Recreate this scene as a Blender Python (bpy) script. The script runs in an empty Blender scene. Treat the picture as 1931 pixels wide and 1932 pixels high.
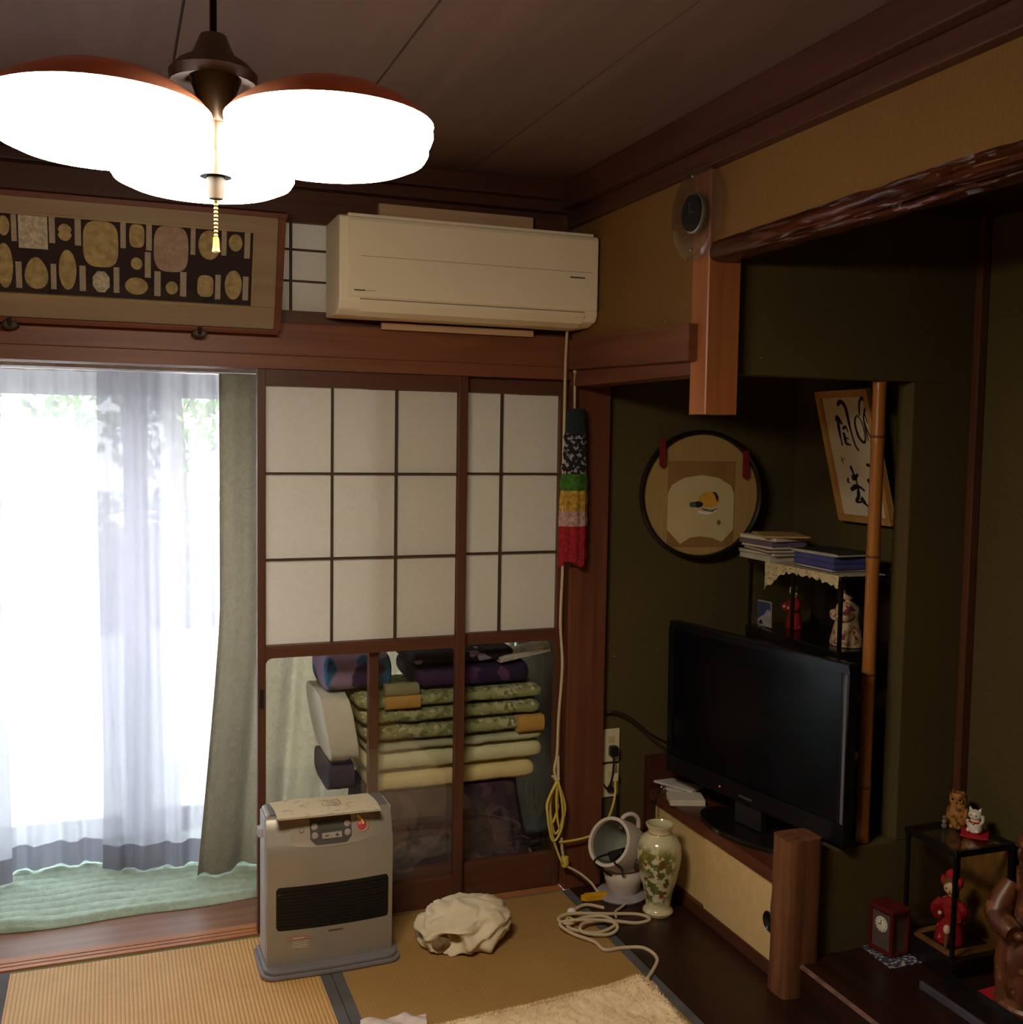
import bpy, bmesh, math, random
from mathutils import Vector, Matrix, noise
random.seed(7)
S = bpy.context.scene
COL = S.collection
PI = math.pi

# ------------------------------------------------------------------ camera
yaw, pitch, roll = 0.360680553, -0.0696727343, 0.0155491236
fwd = Vector((math.sin(yaw)*math.cos(pitch), math.cos(yaw)*math.cos(pitch), math.sin(pitch)))
rgt = Vector((math.cos(yaw), -math.sin(yaw), 0))
up = rgt.cross(fwd)
r2 = rgt*math.cos(roll) + up*math.sin(roll)
u2 = up*math.cos(roll) - rgt*math.sin(roll)
cam = bpy.data.objects.new('camera', bpy.data.cameras.new('camera'))
COL.objects.link(cam)
cm = Matrix((r2, u2, -fwd)).transposed().to_4x4()
cm.translation = Vector((-1.44441, -3.29737, 1.56727))
cam.matrix_world = cm
cam.data.sensor_fit = 'HORIZONTAL'
cam.data.sensor_width = 36
cam.data.lens = 2003/1931*36
cam.data.clip_start = 0.02
S.camera = cam

# ------------------------------------------------------------------ world, exposure
w = bpy.data.worlds.new('overcast_sky'); S.world = w
w.use_nodes = True
bg = w.node_tree.nodes['Background']
bg.inputs[0].default_value = (0.93, 0.97, 1.0, 1)
SKY = 13.0
bg.inputs[1].default_value = SKY
LAMP = 55.0
S.view_settings.view_transform = 'Standard'
S.view_settings.look = 'None'
S.view_settings.exposure = 0.0
S.view_settings.gamma = 1.0
S.view_settings.use_curve_mapping = False

# ------------------------------------------------------------------ materials
def lin(r, g, b):
    f = lambda c: (c/255/12.92) if c/255 <= .04045 else ((c/255+.055)/1.055)**2.4
    return (f(r), f(g), f(b), 1)
MATS = {}
class NT:
    def __init__(s, name):
        s.m = bpy.data.materials.new(name); s.m.use_nodes = True
        s.t = s.m.node_tree; s.n = s.t.nodes; s.n.clear()
        s.out = s.n.new('ShaderNodeOutputMaterial')
    def add(s, kind, **kw):
        nd = s.n.new('ShaderNode'+kind)
        for k, v in kw.items():
            if k.startswith('i_'):
                nd.inputs[k[2:].replace('_', ' ')].default_value = v
            else: setattr(nd, k, v)
        return nd
    def link(s, a, b): s.t.links.new(a, b)
def coords(t, scale=(1, 1, 1), rot=(0, 0, 0)):
    tc = t.add('TexCoord'); mp = t.add('Mapping')
    mp.inputs['Scale'].default_value = scale; mp.inputs['Rotation'].default_value = rot
    t.link(tc.outputs['Object'], mp.inputs['Vector'])
    return mp.outputs['Vector']
def mixc(t, fac, a, b):
    mx = t.add('Mix', data_type='RGBA')
    for sock, val in ((mx.inputs[0], fac), (mx.inputs[6], a), (mx.inputs[7], b)):
        if hasattr(val, 'is_output'): t.link(val, sock)
        else: sock.default_value = val
    return mx.outputs[2]
def ramp(t, src, stops):
    r = t.add('ValToRGB'); e = r.color_ramp.elements
    while len(e) < len(stops): e.new(.5)
    for el, (p, c) in zip(e, stops): el.position = p; el.color = c
    t.link(src, r.inputs[0]); return r.outputs[0]
def plain(name, c, rough=.6, metal=0, spec=.4, var=.12, vscale=12, bump=0, bscale=60, scale=(1, 1, 1), coat=0, sheen=0, c2=None, trans=0):
    """principled material with a little procedural variation of colour and relief"""
    if name in MATS: return MATS[name]
    t = NT(name); p = t.add('BsdfPrincipled')
    v = coords(t, scale)
    nz = t.add('TexNoise'); nz.inputs['Scale'].default_value = vscale; nz.inputs['Detail'].default_value = 4
    t.link(v, nz.inputs['Vector'])
    a = tuple(x*(1-var) for x in c[:3])+(1,)
    b = c2 if c2 else tuple(min(1, x*(1+var)) for x in c[:3])+(1,)
    t.link(ramp(t, nz.outputs[0], [(.35, a), (.65, b)]), p.inputs['Base Color'])
    p.inputs['Roughness'].default_value = rough; p.inputs['Metallic'].default_value = metal
    p.inputs['Specular IOR Level'].default_value = spec
    p.inputs['Coat Weight'].default_value = coat
    p.inputs['Sheen Weight'].default_value = sheen
    if bump:
        n2 = t.add('TexNoise'); n2.inputs['Scale'].default_value = bscale; n2.inputs['Detail'].default_value = 5
        t.link(v, n2.inputs['Vector'])
        bp = t.add('Bump'); bp.inputs['Strength'].default_value = bump; bp.inputs['Distance'].default_value = .005
        t.link(n2.outputs[0], bp.inputs['Height']); t.link(bp.outputs[0], p.inputs['Normal'])
    if trans:
        tl = t.add('BsdfTranslucent'); tl.inputs[0].default_value = c
        ms = t.add('MixShader'); ms.inputs[0].default_value = trans
        t.link(p.outputs[0], ms.inputs[1]); t.link(tl.outputs[0], ms.inputs[2]); t.link(ms.outputs[0], t.out.inputs[0])
    else: t.link(p.outputs[0], t.out.inputs[0])
    MATS[name] = t.m; return t.m
def wood(name, c1, c2, axis, rough=.45, freq=22, bump=.15):
    if name in MATS: return MATS[name]
    t = NT(name); p = t.add('BsdfPrincipled')
    sc = [freq]*3; sc['XYZ'.index(axis)] = freq*.06
    v = coords(t, tuple(sc))
    nz = t.add('TexNoise'); nz.inputs['Scale'].default_value = 1.4; nz.inputs['Detail'].default_value = 6; nz.inputs['Distortion'].default_value = .4
    t.link(v, nz.inputs['Vector'])
    t.link(ramp(t, nz.outputs[0], [(.3, c1), (.7, c2)]), p.inputs['Base Color'])
    p.inputs['Roughness'].default_value = rough; p.inputs['Specular IOR Level'].default_value = .35
    bp = t.add('Bump'); bp.inputs['Strength'].default_value = bump; bp.inputs['Distance'].default_value = .002
    t.link(nz.outputs[0], bp.inputs['Height']); t.link(bp.outputs[0], p.inputs['Normal'])
    t.link(p.outputs[0], t.out.inputs[0]); MATS[name] = t.m; return t.m
def sandwall(name, c, fleck):
    t = NT(name); p = t.add('BsdfPrincipled'); v = coords(t)
    nz = t.add('TexNoise'); nz.inputs['Scale'].default_value = 160; nz.inputs['Detail'].default_value = 3; t.link(v, nz.inputs['Vector'])
    n2 = t.add('TexNoise'); n2.inputs['Scale'].default_value = 2.2; t.link(v, n2.inputs['Vector'])
    a = tuple(x*.82 for x in c[:3])+(1,); b = tuple(x*1.15 for x in c[:3])+(1,)
    base = mixc(t, .35, ramp(t, nz.outputs[0], [(.3, a), (.7, b)]), ramp(t, n2.outputs[0], [(.35, a), (.7, b)]))
    vo = t.add('TexVoronoi'); vo.inputs['Scale'].default_value = 9; t.link(coords(t, (1, 1, 3)), vo.inputs['Vector'])
    lt = t.add('Math', operation='LESS_THAN'); lt.inputs[1].default_value = .022
    t.link(vo.outputs['Distance'], lt.inputs[0])
    t.link(mixc(t, lt.outputs[0], base, fleck), p.inputs['Base Color'])
    p.inputs['Roughness'].default_value = .92; p.inputs['Specular IOR Level'].default_value = .15
    bp = t.add('Bump'); bp.inputs['Strength'].default_value = .35; bp.inputs['Distance'].default_value = .002
    t.link(nz.outputs[0], bp.inputs['Height']); t.link(bp.outputs[0], p.inputs['Normal'])
    t.link(p.outputs[0], t.out.inputs[0]); return t.m
def glassy(name, tint=(1, 1, 1, 1), rough=0.0, frost=0.0):
    """thin pane: fresnel mix of clear and mirror, optionally frosted"""
    if name in MATS: return MATS[name]
    t = NT(name)
    tr = t.add('BsdfTransparent'); tr.inputs[0].default_value = tint
    gl = t.add('BsdfGlossy'); gl.inputs['Roughness'].default_value = rough
    lw = t.add('LayerWeight'); lw.inputs[0].default_value = .5      # Schlick reflectance of a thin pane
    pw_ = t.add('Math', operation='POWER'); pw_.inputs[1].default_value = 5; t.link(lw.outputs['Facing'], pw_.inputs[0])
    fr = t.add('Math', operation='MULTIPLY_ADD'); fr.inputs[1].default_value = .80; fr.inputs[2].default_value = .045; t.link(pw_.outputs[0], fr.inputs[0])
    nz = t.add('TexNoise'); nz.inputs['Scale'].default_value = 3; t.link(coords(t), nz.inputs['Vector'])
    base = tr.outputs[0]
    if frost:
        tl = t.add('BsdfTranslucent'); tl.inputs[0].default_value = (.9, .93, .95, 1)
        m2 = t.add('MixShader'); m2.inputs[0].default_value = frost
        t.link(tr.outputs[0], m2.inputs[1]); t.link(tl.outputs[0], m2.inputs[2]); base = m2.outputs[0]
    ms = t.add('MixShader'); t.link(fr.outputs[0], ms.inputs[0]); t.link(base, ms.inputs[1]); t.link(gl.outputs[0], ms.inputs[2])
    t.link(ms.outputs[0], t.out.inputs[0]); MATS[name] = t.m; return t.m
def paper_mat():
    t = NT('shoji_paper')
    nz = t.add('TexNoise'); nz.inputs['Scale'].default_value = 90; nz.inputs['Detail'].default_value = 5; t.link(coords(t), nz.inputs['Vector'])
    c = ramp(t, nz.outputs[0], [(.3, (.86, .83, .77, 1)), (.7, (.90, .87, .82, 1))])
    df = t.add('BsdfDiffuse'); tl = t.add('BsdfTranslucent'); ms = t.add('MixShader'); ms.inputs[0].default_value = .50
    t.link(c, df.inputs[0]); t.link(c, tl.inputs[0]); t.link(df.outputs[0], ms.inputs[1]); t.link(tl.outputs[0], ms.inputs[2])
    t.link(ms.outputs[0], t.out.inputs[0]); return t.m
def sheer_mat():
    t = NT('sheer_voile')
    v = coords(t)
    wv = t.add('TexWave', wave_type='BANDS', bands_direction='Z'); wv.inputs['Scale'].default_value = 55; wv.inputs['Distortion'].default_value = .6
    t.link(v, wv.inputs['Vector'])
    w2 = t.add('TexWave', wave_type='BANDS', bands_direction='X'); w2.inputs['Scale'].default_value = 70; t.link(v, w2.inputs['Vector'])
    mx = t.add('Math', operation='MAXIMUM'); t.link(wv.outputs[1], mx.inputs[0]); t.link(w2.outputs[1], mx.inputs[1])
    mr = t.add('MapRange'); mr.inputs[1].default_value = .75; mr.inputs[2].default_value = 1.0; mr.inputs[3].default_value = .80; mr.inputs[4].default_value = .88
    t.link(mx.outputs[0], mr.inputs[0])
    tr = t.add('BsdfTransparent'); tl = t.add('BsdfTranslucent'); df = t.add('BsdfDiffuse')
    for nd in (tl, df): nd.inputs[0].default_value = (.50, .50, .56, 1)
    m1 = t.add('MixShader'); m1.inputs[0].default_value = .62; t.link(df.outputs[0], m1.inputs[1]); t.link(tl.outputs[0], m1.inputs[2])
    m2 = t.add('MixShader'); t.link(mr.outputs[0], m2.inputs[0]); t.link(tr.outputs[0], m2.inputs[1]); t.link(m1.outputs[0], m2.inputs[2])
    t.link(m2.outputs[0], t.out.inputs[0]); return t.m
def tatami_mat(name, c1, c2, axis, rib):
    t = NT(name); p = t.add('BsdfPrincipled'); v = coords(t)
    wv = t.add('TexWave', wave_type='BANDS', bands_direction=axis); wv.inputs['Scale'].default_value = 28; wv.inputs['Distortion'].default_value = .5; wv.inputs['Detail'].default_value = 1
    t.link(v, wv.inputs['Vector'])
    o = 'Y' if axis == 'X' else 'X'
    nz = t.add('TexNoise'); nz.inputs['Scale'].default_value = 1; nz.inputs['Detail'].default_value = 5
    t.link(coords(t, (14, 260, 1) if o == 'Y' else (260, 14, 1)), nz.inputs['Vector'])
    n2 = t.add('TexNoise'); n2.inputs['Scale'].default_value = 5; n2.inputs['Detail'].default_value = 4; t.link(v, n2.inputs['Vector'])
    base = mixc(t, ramp(t, n2.outputs[0], [(.35, (0, 0, 0, 1)), (.7, (1, 1, 1, 1))]), ramp(t, nz.outputs[0], [(.3, c1), (.7, c2)]), c2)
    dk = tuple(x*.62 for x in c1[:3])+(1,)
    t.link(mixc(t, ramp(t, wv.outputs[1], [(.02, (rib, rib, rib, 1)), (.35, (0, 0, 0, 1))]), base, dk), p.inputs['Base Color'])
    p.inputs['Roughness'].default_value = .55; p.inputs['Specular IOR Level'].default_value = .25
    bp = t.add('Bump'); bp.inputs['Strength'].default_value = .5*rib+.1; bp.inputs['Distance'].default_value = .002
    t.link(wv.outputs[1], bp.inputs['Height']); t.link(bp.outputs[0], p.inputs['Normal'])
    t.link(p.outputs[0], t.out.inputs[0]); return t.m
def emit(name, c, s):
    t = NT(name); e = t.add('Emission'); e.inputs[0].default_value = c; e.inputs[1].default_value = s
    t.link(e.outputs[0], t.out.inputs[0]); return t.m
def blotch(name, base, layers, rough=.7, scale=14, bump=0, spec=.3, coat=0):
    """base colour with printed blotches: layers = [(colour, noise scale, threshold)]"""
    t = NT(name); p = t.add('BsdfPrincipled'); cur = base
    for i, (c, sc, th) in enumerate(layers):
        v = coords(t); mp = t.add('Mapping'); mp.inputs['Location'].default_value = (i*3.7, i*1.9, i*2.3); t.link(v, mp.inputs['Vector'])
        nz = t.add('TexNoise'); nz.inputs['Scale'].default_value = sc; nz.inputs['Detail'].default_value = 2; t.link(mp.outputs[0], nz.inputs['Vector'])
        f = ramp(t, nz.outputs[0], [(th, (0, 0, 0, 1)), (min(1, th+.03), (1, 1, 1, 1))])
        cur = mixc(t, f, cur, c)
    if hasattr(cur, 'is_output'): t.link(cur, p.inputs['Base Color'])
    else: p.inputs['Base Color'].default_value = cur
    p.inputs['Roughness'].default_value = rough; p.inputs['Specular IOR Level'].default_value = spec; p.inputs['Coat Weight'].default_value = coat
    t.link(p.outputs[0], t.out.inputs[0]); return t.m

RB1, RB2 = lin(92, 52, 35), lin(114, 68, 46)
WX = wood('beam_wood_along_x_lit', lin(110, 64, 42), lin(134, 82, 55), 'X'); WY = wood('beam_wood_along_y', RB1, RB2, 'Y'); WZ = wood('beam_wood_upright', RB1, RB2, 'Z')  # along-x rails near lamp and window: extra light put into the paler colour
SX = wood('door_wood_along_x', lin(78, 46, 32), lin(98, 60, 42), 'X'); SZ = wood('door_wood_upright', lin(78, 46, 32), lin(98, 60, 42), 'Z')
PALE = wood('pale_post_wood', lin(140, 82, 47), lin(166, 102, 59), 'Z', rough=.38)
DKF = wood('dark_board_wood', lin(38, 20, 15), lin(52, 28, 20), 'Y', rough=.34, bump=.08)
CEIL = wood('ceiling_board_wood', lin(98, 76, 68), lin(110, 87, 78), 'Y', rough=.6, freq=9, bump=.05)
CORN = wood('cornice_wood', lin(66, 38, 29), lin(84, 50, 39), 'Y'); CORNX = wood('cornice_wood_along_x', lin(66, 38, 29), lin(84, 50, 39), 'X')
SILL = wood('sill_wood', lin(160, 104, 66), lin(184, 124, 82), 'X', rough=.45)
ENG = wood('veranda_board_wood', lin(124, 90, 70), lin(148, 112, 92), 'X', rough=.35)
MUNT = plain('dark_muntin_wood', lin(64, 46, 32), .6, var=.15)
PAPER = paper_mat(); SHEER = sheer_mat()
OCHRE = sandwall('ochre_sand_plaster', lin(122, 90, 50), (.8, .7, .5, 1))
PLAST = sandwall('pale_veranda_plaster', lin(206, 200, 188), (.8, .8, .8, 1)); LIGHTB = wood('pale_veranda_boards', lin(190, 164, 132), lin(206, 182, 150), 'X', rough=.6)
OLIVE = sandwall('olive_sand_plaster', lin(84, 73, 44), (.8, .75, .6, 1))
GLASS = glassy('clear_glass'); FROST = glassy('frosted_glass', frost=.75, rough=.1)
BLACK = plain('black_plastic', (.012, .012, .014, 1), .35, var=.1)
LACQ = plain('black_lacquer', (.010, .008, .008, 1), .22, var=.15, spec=.5)
WHITE = plain('white_plastic', (.72, .70, .66, 1), .4, var=.04)
IVORY = plain('ivory_plastic', lin(214, 204, 166), .45, var=.05)
CREAM = plain('cream_cloth', lin(222, 208, 178), .9, var=.06, bump=.3, bscale=200)
METAL = plain('dull_metal', (.45, .44, .43, 1), .35, metal=1, var=.08)
BRASS = plain('brass', lin(190, 150, 80), .3, metal=1, var=.1)
DARKMETAL = plain('dark_bronze', (.035, .022, .014, 1), .5, metal=.6, var=.2)
RED = plain('red_cloth', lin(180, 22, 36), .8, var=.15, bump=.2, bscale=120)
SKIN = plain('doll_porcelain', lin(226, 200, 164), .5, var=.03)
GOLD = plain('gilt', lin(206, 164, 84), .3, metal=.8, var=.1)

# ------------------------------------------------------------------ geometry helpers
def rx(a): return Matrix.Rotation(a, 4, 'X')
def ry(a): return Matrix.Rotation(a, 4, 'Y')
def rz(a): return Matrix.Rotation(a, 4, 'Z')
def tr(x, y, z): return Matrix.Translation((x, y, z))
def smoothpath(pts, n=8):
    P = [Vector(p) for p in pts]
    if len(P) < 3: return P
    out = []
    for i in range(len(P)-1):
        p0 = P[max(i-1, 0)]; p1 = P[i]; p2 = P[i+1]; p3 = P[min(i+2, len(P)-1)]
        for k in range(n):
            t = k/n
            out.append(.5*((2*p1)+(p2-p0)*t+(2*p0-5*p1+4*p2-p3)*t*t+(3*p1-p0-3*p2+p3)*t**3))
    out.append(P[-1]); return out
class MB:
    def __init__(s): s.v = []; s.f = []
    def add(s, vs, fs, M=None):
        o = len(s.v)
        s.v += [(M @ Vector(p)) if M else Vector(p) for p in vs]
        s.f += [tuple(i+o for i in f) for f in fs]; return s
    def box(s, x0, y0, z0, x1, y1, z1, M=None):
        x0, x1 = min(x0, x1), max(x0, x1); y0, y1 = min(y0, y1), max(y0, y1); z0, z1 = min(z0, z1), max(z0, z1)
        vs = [(x, y, z) for z in (z0, z1) for y in (y0, y1) for x in (x0, x1)]
        return s.add(vs, [(0, 2, 3, 1), (4, 5, 7, 6), (0, 1, 5, 4), (2, 6, 7, 3), (0, 4, 6, 2), (1, 3, 7, 5)], M)
    def lathe(s, prof, seg=32, M=None, closed=False):
        vs = []; fs = []; n = len(prof)
        for i in range(seg):
            a = 2*PI*i/seg; c, d = math.cos(a), math.sin(a)
            vs += [(r*c, r*d, z) for r, z in prof]
        for i in range(seg):
            j = (i+1) % seg
            for k in range(n-1 if not closed else n):
                l = (k+1) % n
                fs.append((i*n+k, j*n+k, j*n+l, i*n+l))
        return s.add(vs, fs, M)
    def prism(s, poly, z0, z1, M=None):
        n = len(poly)
        vs = [(x, y, z0) for x, y in poly]+[(x, y, z1) for x, y in poly]
        fs = [tuple(range(n-1, -1, -1)), tuple(range(n, 2*n))]+[(i, (i+1) % n, n+(i+1) % n, n+i) for i in range(n)]
        return s.add(vs, fs, M)
    def tube(s, pts, r, seg=8, smooth=True, caps=True, n=8):
        P = smoothpath(pts, n) if smooth else [Vector(p) for p in pts]
        R = r if callable(r) else (lambda t: r)
        T = [(P[min(i+1, len(P)-1)]-P[max(i-1, 0)]).normalized() for i in range(len(P))]
        nrm = T[0].orthogonal().normalized(); o = len(s.v); m = len(P)
        for i in range(m):
            nrm = (nrm-T[i]*nrm.dot(T[i]))
            nrm = nrm.normalized() if nrm.length > 1e-6 else T[i].orthogonal().normalized()
            b = T[i].cross(nrm); rr = R(i/(m-1))
            for k in range(seg):
                a = 2*PI*k/seg; s.v.append(P[i]+(nrm*math.cos(a)+b*math.sin(a))*rr)
        for i in range(m-1):
            for k in range(seg):
                l = (k+1) % seg
                s.f.append((o+i*seg+k, o+i*seg+l, o+(i+1)*seg+l, o+(i+1)*seg+k))
        if caps:
            s.f.append(tuple(o+k for k in range(seg-1, -1, -1))); s.f.append(tuple(o+(m-1)*seg+k for k in range(seg)))
        return s
    def grid(s, nx, ny, fn, M=None):
        vs = [fn(i/nx, j/ny) for j in range(ny+1) for i in range(nx+1)]
        fs = [(j*(nx+1)+i, j*(nx+1)+i+1, (j+1)*(nx+1)+i+1, (j+1)*(nx+1)+i) for j in range(ny) for i in range(nx)]
        return s.add(vs, fs, M)
    def slab(s, nx, ny, ftop, fbot, M=None):
        a = [ftop(i/nx, j/ny) for j in range(ny+1) for i in range(nx+1)]
        b = [fbot(i/nx, j/ny) for j in range(ny+1) for i in range(nx+1)]
        n = len(a); W = nx+1
        fs = [(j*W+i, j*W+i+1, (j+1)*W+i+1, (j+1)*W+i) for j in range(ny) for i in range(nx)]
        fs += [tuple(n+k for k in reversed(q)) for q in list(fs)]
        rim = [i for i in range(nx)]+[j*W+nx for j in range(ny)]+[ny*W+i for i in range(nx, 0, -1)]+[j*W for j in range(ny, 0, -1)]
        for k in range(len(rim)):
            p, q = rim[k], rim[(k+1) % len(rim)]
            fs.append((q, p, n+p, n+q))
        return s.add(a+b, fs, M)
    def ball(s, c, r, M=None, seg=16, rings=10):
        rr = r if isinstance(r, tuple) else (r, r, r)
        prof = [(math.sin(PI*k/rings), -math.cos(PI*k/rings)) for k in range(rings+1)]
        Mx = tr(*c) @ Matrix.Diagonal((rr[0], rr[1], rr[2], 1))
        return s.lathe(prof, seg, (M @ Mx) if M else Mx)
    def build(s, name, mat, parent=None, bevel=0, smooth=None, origin=None, segs=2):
        me = bpy.data.meshes.new(name)
        bm = bmesh.new()
        vs = [bm.verts.new(v) for v in s.v]
        for f in s.f:
            try: bm.faces.new([vs[i] for i in f])
            except ValueError: pass
        bmesh.ops.remove_doubles(bm, verts=bm.verts, dist=1e-6)
        bmesh.ops.recalc_face_normals(bm, faces=bm.faces)
        if bevel:
            bmesh.ops.bevel(bm, geom=[e for e in bm.edges if e.is_manifold and e.calc_face_angle(0) > .5], offset=bevel, segments=segs, affect='EDGES', profile=.6, clamp_overlap=True)
        off = Vector((0, 0, 0))
        if parent is None:
            if origin is None:
                xs = [v.co for v in bm.verts]
                origin = ((min(v.x for v in xs)+max(v.x for v in xs))/2, (min(v.y for v in xs)+max(v.y for v in xs))/2, min(v.z for v in xs))
            off = Vector(origin)
        elif not is_local(parent):
            off = world_loc(parent)
        for v in bm.verts: v.co -= off
        bm.to_mesh(me); bm.free()
        if smooth is not None:
            me.shade_smooth(); me.set_sharp_from_angle(angle=math.radians(smooth))
        o = bpy.data.objects.new(name, me); COL.objects.link(o)
        me.materials.append(mat)
        if parent is None: o.location = off
        else: o.parent = parent
        return o
def is_local(o):
    while o is not None:
        if o.get('_local'): return True
        o = o.parent
    return False
def world_loc(o):
    l = Vector((0, 0, 0))
    while o is not None: l = l+o.location; o = o.parent
    return l
def tag(o, label, cat, group=None, kind=None):
    o['label'] = label; o['category'] = cat
    if group: o['group'] = group
    if kind: o['kind'] = kind
    return o
def thing(name, label, cat, loc, rot=None, group=None, kind=None):
    """Empty at the base of a thing; with rot its parts are modelled in local coordinates"""
    o = bpy.data.objects.new(name, None); COL.objects.link(o); o.location = loc; o.empty_display_size = .05
    if rot is not None: o.rotation_euler = rot; o['_local'] = 1
    return tag(o, label, cat, group, kind)
def piece(name, mesh, parent, loc=None):
    o = bpy.data.objects.new(name, mesh); COL.objects.link(o); o.parent = parent
    if loc: o.location = loc
    return o
def B(*a): return MB().box(*a)
def struct(name, mb, mat, label, cat, **k):
    o = mb.build(name, mat, None, **k); return tag(o, label, cat, kind='structure')
def circle(n, rx_, ry_=None, cx=0, cy=0, a0=0, a1=2*PI, end=False):
    ry_ = ry_ if ry_ is not None else rx_
    return [(cx+rx_*math.cos(a0+(a1-a0)*i/n), cy+ry_*math.sin(a0+(a1-a0)*i/n)) for i in range(n+(1 if end else 0))]
def rrect(w, h, r, n=5):
    out = []
    for cx, cy, a in ((w/2-r, h/2-r, 0), (-w/2+r, h/2-r, PI/2), (-w/2+r, -h/2+r, PI), (w/2-r, -h/2+r, 1.5*PI)):
        out += circle(n, r, r, cx, cy, a, a+PI/2, True)
    return out

# ================================================================== SETTING
# ---- floor of tatami mats
fl = struct('floor', B(-2.75, -3.65, -.06, .035, -.002, -.031), DKF, 'tatami covered floor of the room', 'floor')
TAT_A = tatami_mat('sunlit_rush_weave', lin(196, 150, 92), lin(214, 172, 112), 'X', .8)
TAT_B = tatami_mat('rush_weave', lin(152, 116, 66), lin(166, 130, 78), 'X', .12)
BORDER = plain('grey_cloth_border', lin(88, 86, 88), .9, var=.15, bump=.4, bscale=300)
GREENTH = plain('green_selvedge', lin(96, 116, 82), .9, var=.2, bump=.3, bscale=200)
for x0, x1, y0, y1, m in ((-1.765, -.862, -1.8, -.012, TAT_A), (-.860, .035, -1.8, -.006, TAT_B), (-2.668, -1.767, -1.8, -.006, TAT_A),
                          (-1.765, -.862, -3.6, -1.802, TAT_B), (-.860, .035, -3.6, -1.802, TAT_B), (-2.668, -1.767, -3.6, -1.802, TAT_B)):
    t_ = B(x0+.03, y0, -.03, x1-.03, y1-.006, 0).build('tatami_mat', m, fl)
    for a, b in ((x0, x0+.031), (x1-.031, x1)):
        B(a, y0, -.03, b, y1, .0012).build('border', BORDER, t_)
    B(x0+.031, y1-.006, -.03, x1-.031, y1, .001).build('edge_strip', GREENTH, t_)
# ---- board strip in front of the alcove
bd = struct('floor_board_strip', B(.036, -3.6, -.04, .372, .03, .004), DKF, 'dark polished board floor between tatami and alcove', 'floor')
# ---- veranda floor, sill
struct('trim_1', B(-2.75, 0, -.05, .012, .018, .003).box(-2.75, .024, -.05, .012, .040, .003).box(-2.75, .046, -.05, .012, .075, .003).box(-2.75, 0, -.06, .012, .075, -.008),
       SILL, 'grooved wooden sill under the paper sliding doors', 'sill')
ev = struct('floor_veranda', B(-2.75, .076, -.06, .029, 1.06, -.012), ENG, 'brown board floor of the veranda', 'floor')
for i in range(5):
    B(-2.75, .077+i*.18, -.012, .029, .077+i*.18+.178, -.001).build('floor_board', ENG, ev, bevel=.002)
# ---- lintel and rails on the door wall
struct('trim_2', B(-2.75, -.012, 1.765, .012, .018, 1.806).box(-2.75, .026, 1.765, .012, .036, 1.806).box(-2.75, .044, 1.765, .012, .10, 1.806).box(-2.75, -.010, 1.79, .012, .099, 1.8055),
       WX, 'grooved lintel above the paper sliding doors', 'lintel')
struct('trim_3', B(-2.75, -.019, 1.8062, .0, .10, 1.905), WX, 'broad horizontal rail above the door lintel', 'rail', bevel=.003)
# corner post
struct('trim_4', B(.014, -.004, 0, .155, .10, 2.31), WZ, 'reddish brown corner post beside the paper doors', 'post', bevel=.004)
# transom over the rail
tw = tag(bpy.data.objects.new('window_2', None), 'paper transom window above the rail, behind the air conditioner', 'transom', kind='structure')
COL.objects.link(tw); tw.location = (-1.4, .03, 1.905)
B(-2.75, .015, 1.905, .012, .06, 1.946).build('bottom_rail', SX, tw)
B(-2.75, .015, 2.213, .012, .06, 2.31).build('top_rail', SX, tw)
cols = [-2.325+.2*i for i in range(13)]
for i, x in enumerate(cols[:-1]):
    for z0, z1 in ((1.946, 2.035), (2.041, 2.130), (2.136, 2.213)):
        B(x+.004, .036, z0, cols[i+1]-.004, .037, z1).build('paper_pane', PAPER, tw)
for x in cols: B(x-.004, .026, 1.946, x+.004, .036, 2.213).build('muntin', MUNT, tw)
for z in (2.038, 2.133): B(-2.325, .028, z-.003, .07, .036, z+.003).build('muntin', MUNT, tw)
B(-2.75, .02, 1.946, -2.325, .05, 2.213).build('stile', SZ, tw)
# ---- upper wall strip & cornices & ceiling
struct('trim_5', B(-2.75, -.03, 2.31, 0, .10, 2.345).box(-2.75, -.055, 2.345, 0, .10, 2.403), CORNX, 'stepped cornice above the paper transom', 'cornice', bevel=.004)
struct('trim_6', B(-.02, -3.65, 2.262, .06, 0, 2.315).box(-.055, -3.65, 2.315, .06, 0, 2.403), CORN, 'stepped cornice above the ochre plaster wall', 'cornice', bevel=.004)
ce = struct('ceiling', B(-2.75, -3.65, 2.412, .06, .1, 2.44), DKF, 'brown board ceiling with dark joints', 'ceiling')
x = -.385-.46*6
while x < .1:
    B(max(x+.003, -2.75), -3.65, 2.403, min(x+.457, .06), .05, 2.412).build('ceiling_board', CEIL, ce)
    x += .46
# ---- right wall (plane x = 0)
struct('wall_right', B(.0, -.80, 1.86, .05, 0, 2.315).box(.012, -2.60, 2.05, .05, -.88, 2.315).box(0, -3.65, -.06, .05, -2.6, 2.315), OCHRE, 'ochre sand plaster wall above the alcoves', 'wall')
def tilted(mb, z_at, y0, z0, y1, z1):
    k = (z1-z0)/(y1-y0)
    for v in mb.v: v.z += z_at(v)*0 + k*(v.y-y0)
    return mb
struct('trim_7', tilted(B(-.028, -.835, 1.797, .02, -.03, 1.894), lambda v: 0, -.03, 0, -.835, -.020), WY, 'short horizontal rail on the ochre wall ending at the hanging post', 'rail', bevel=.003)
struct('trim_8', B(.0, -.80, 1.742, .09, -.004, 1.80), WY, 'lintel beam over the television alcove', 'lintel', bevel=.003)
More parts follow.
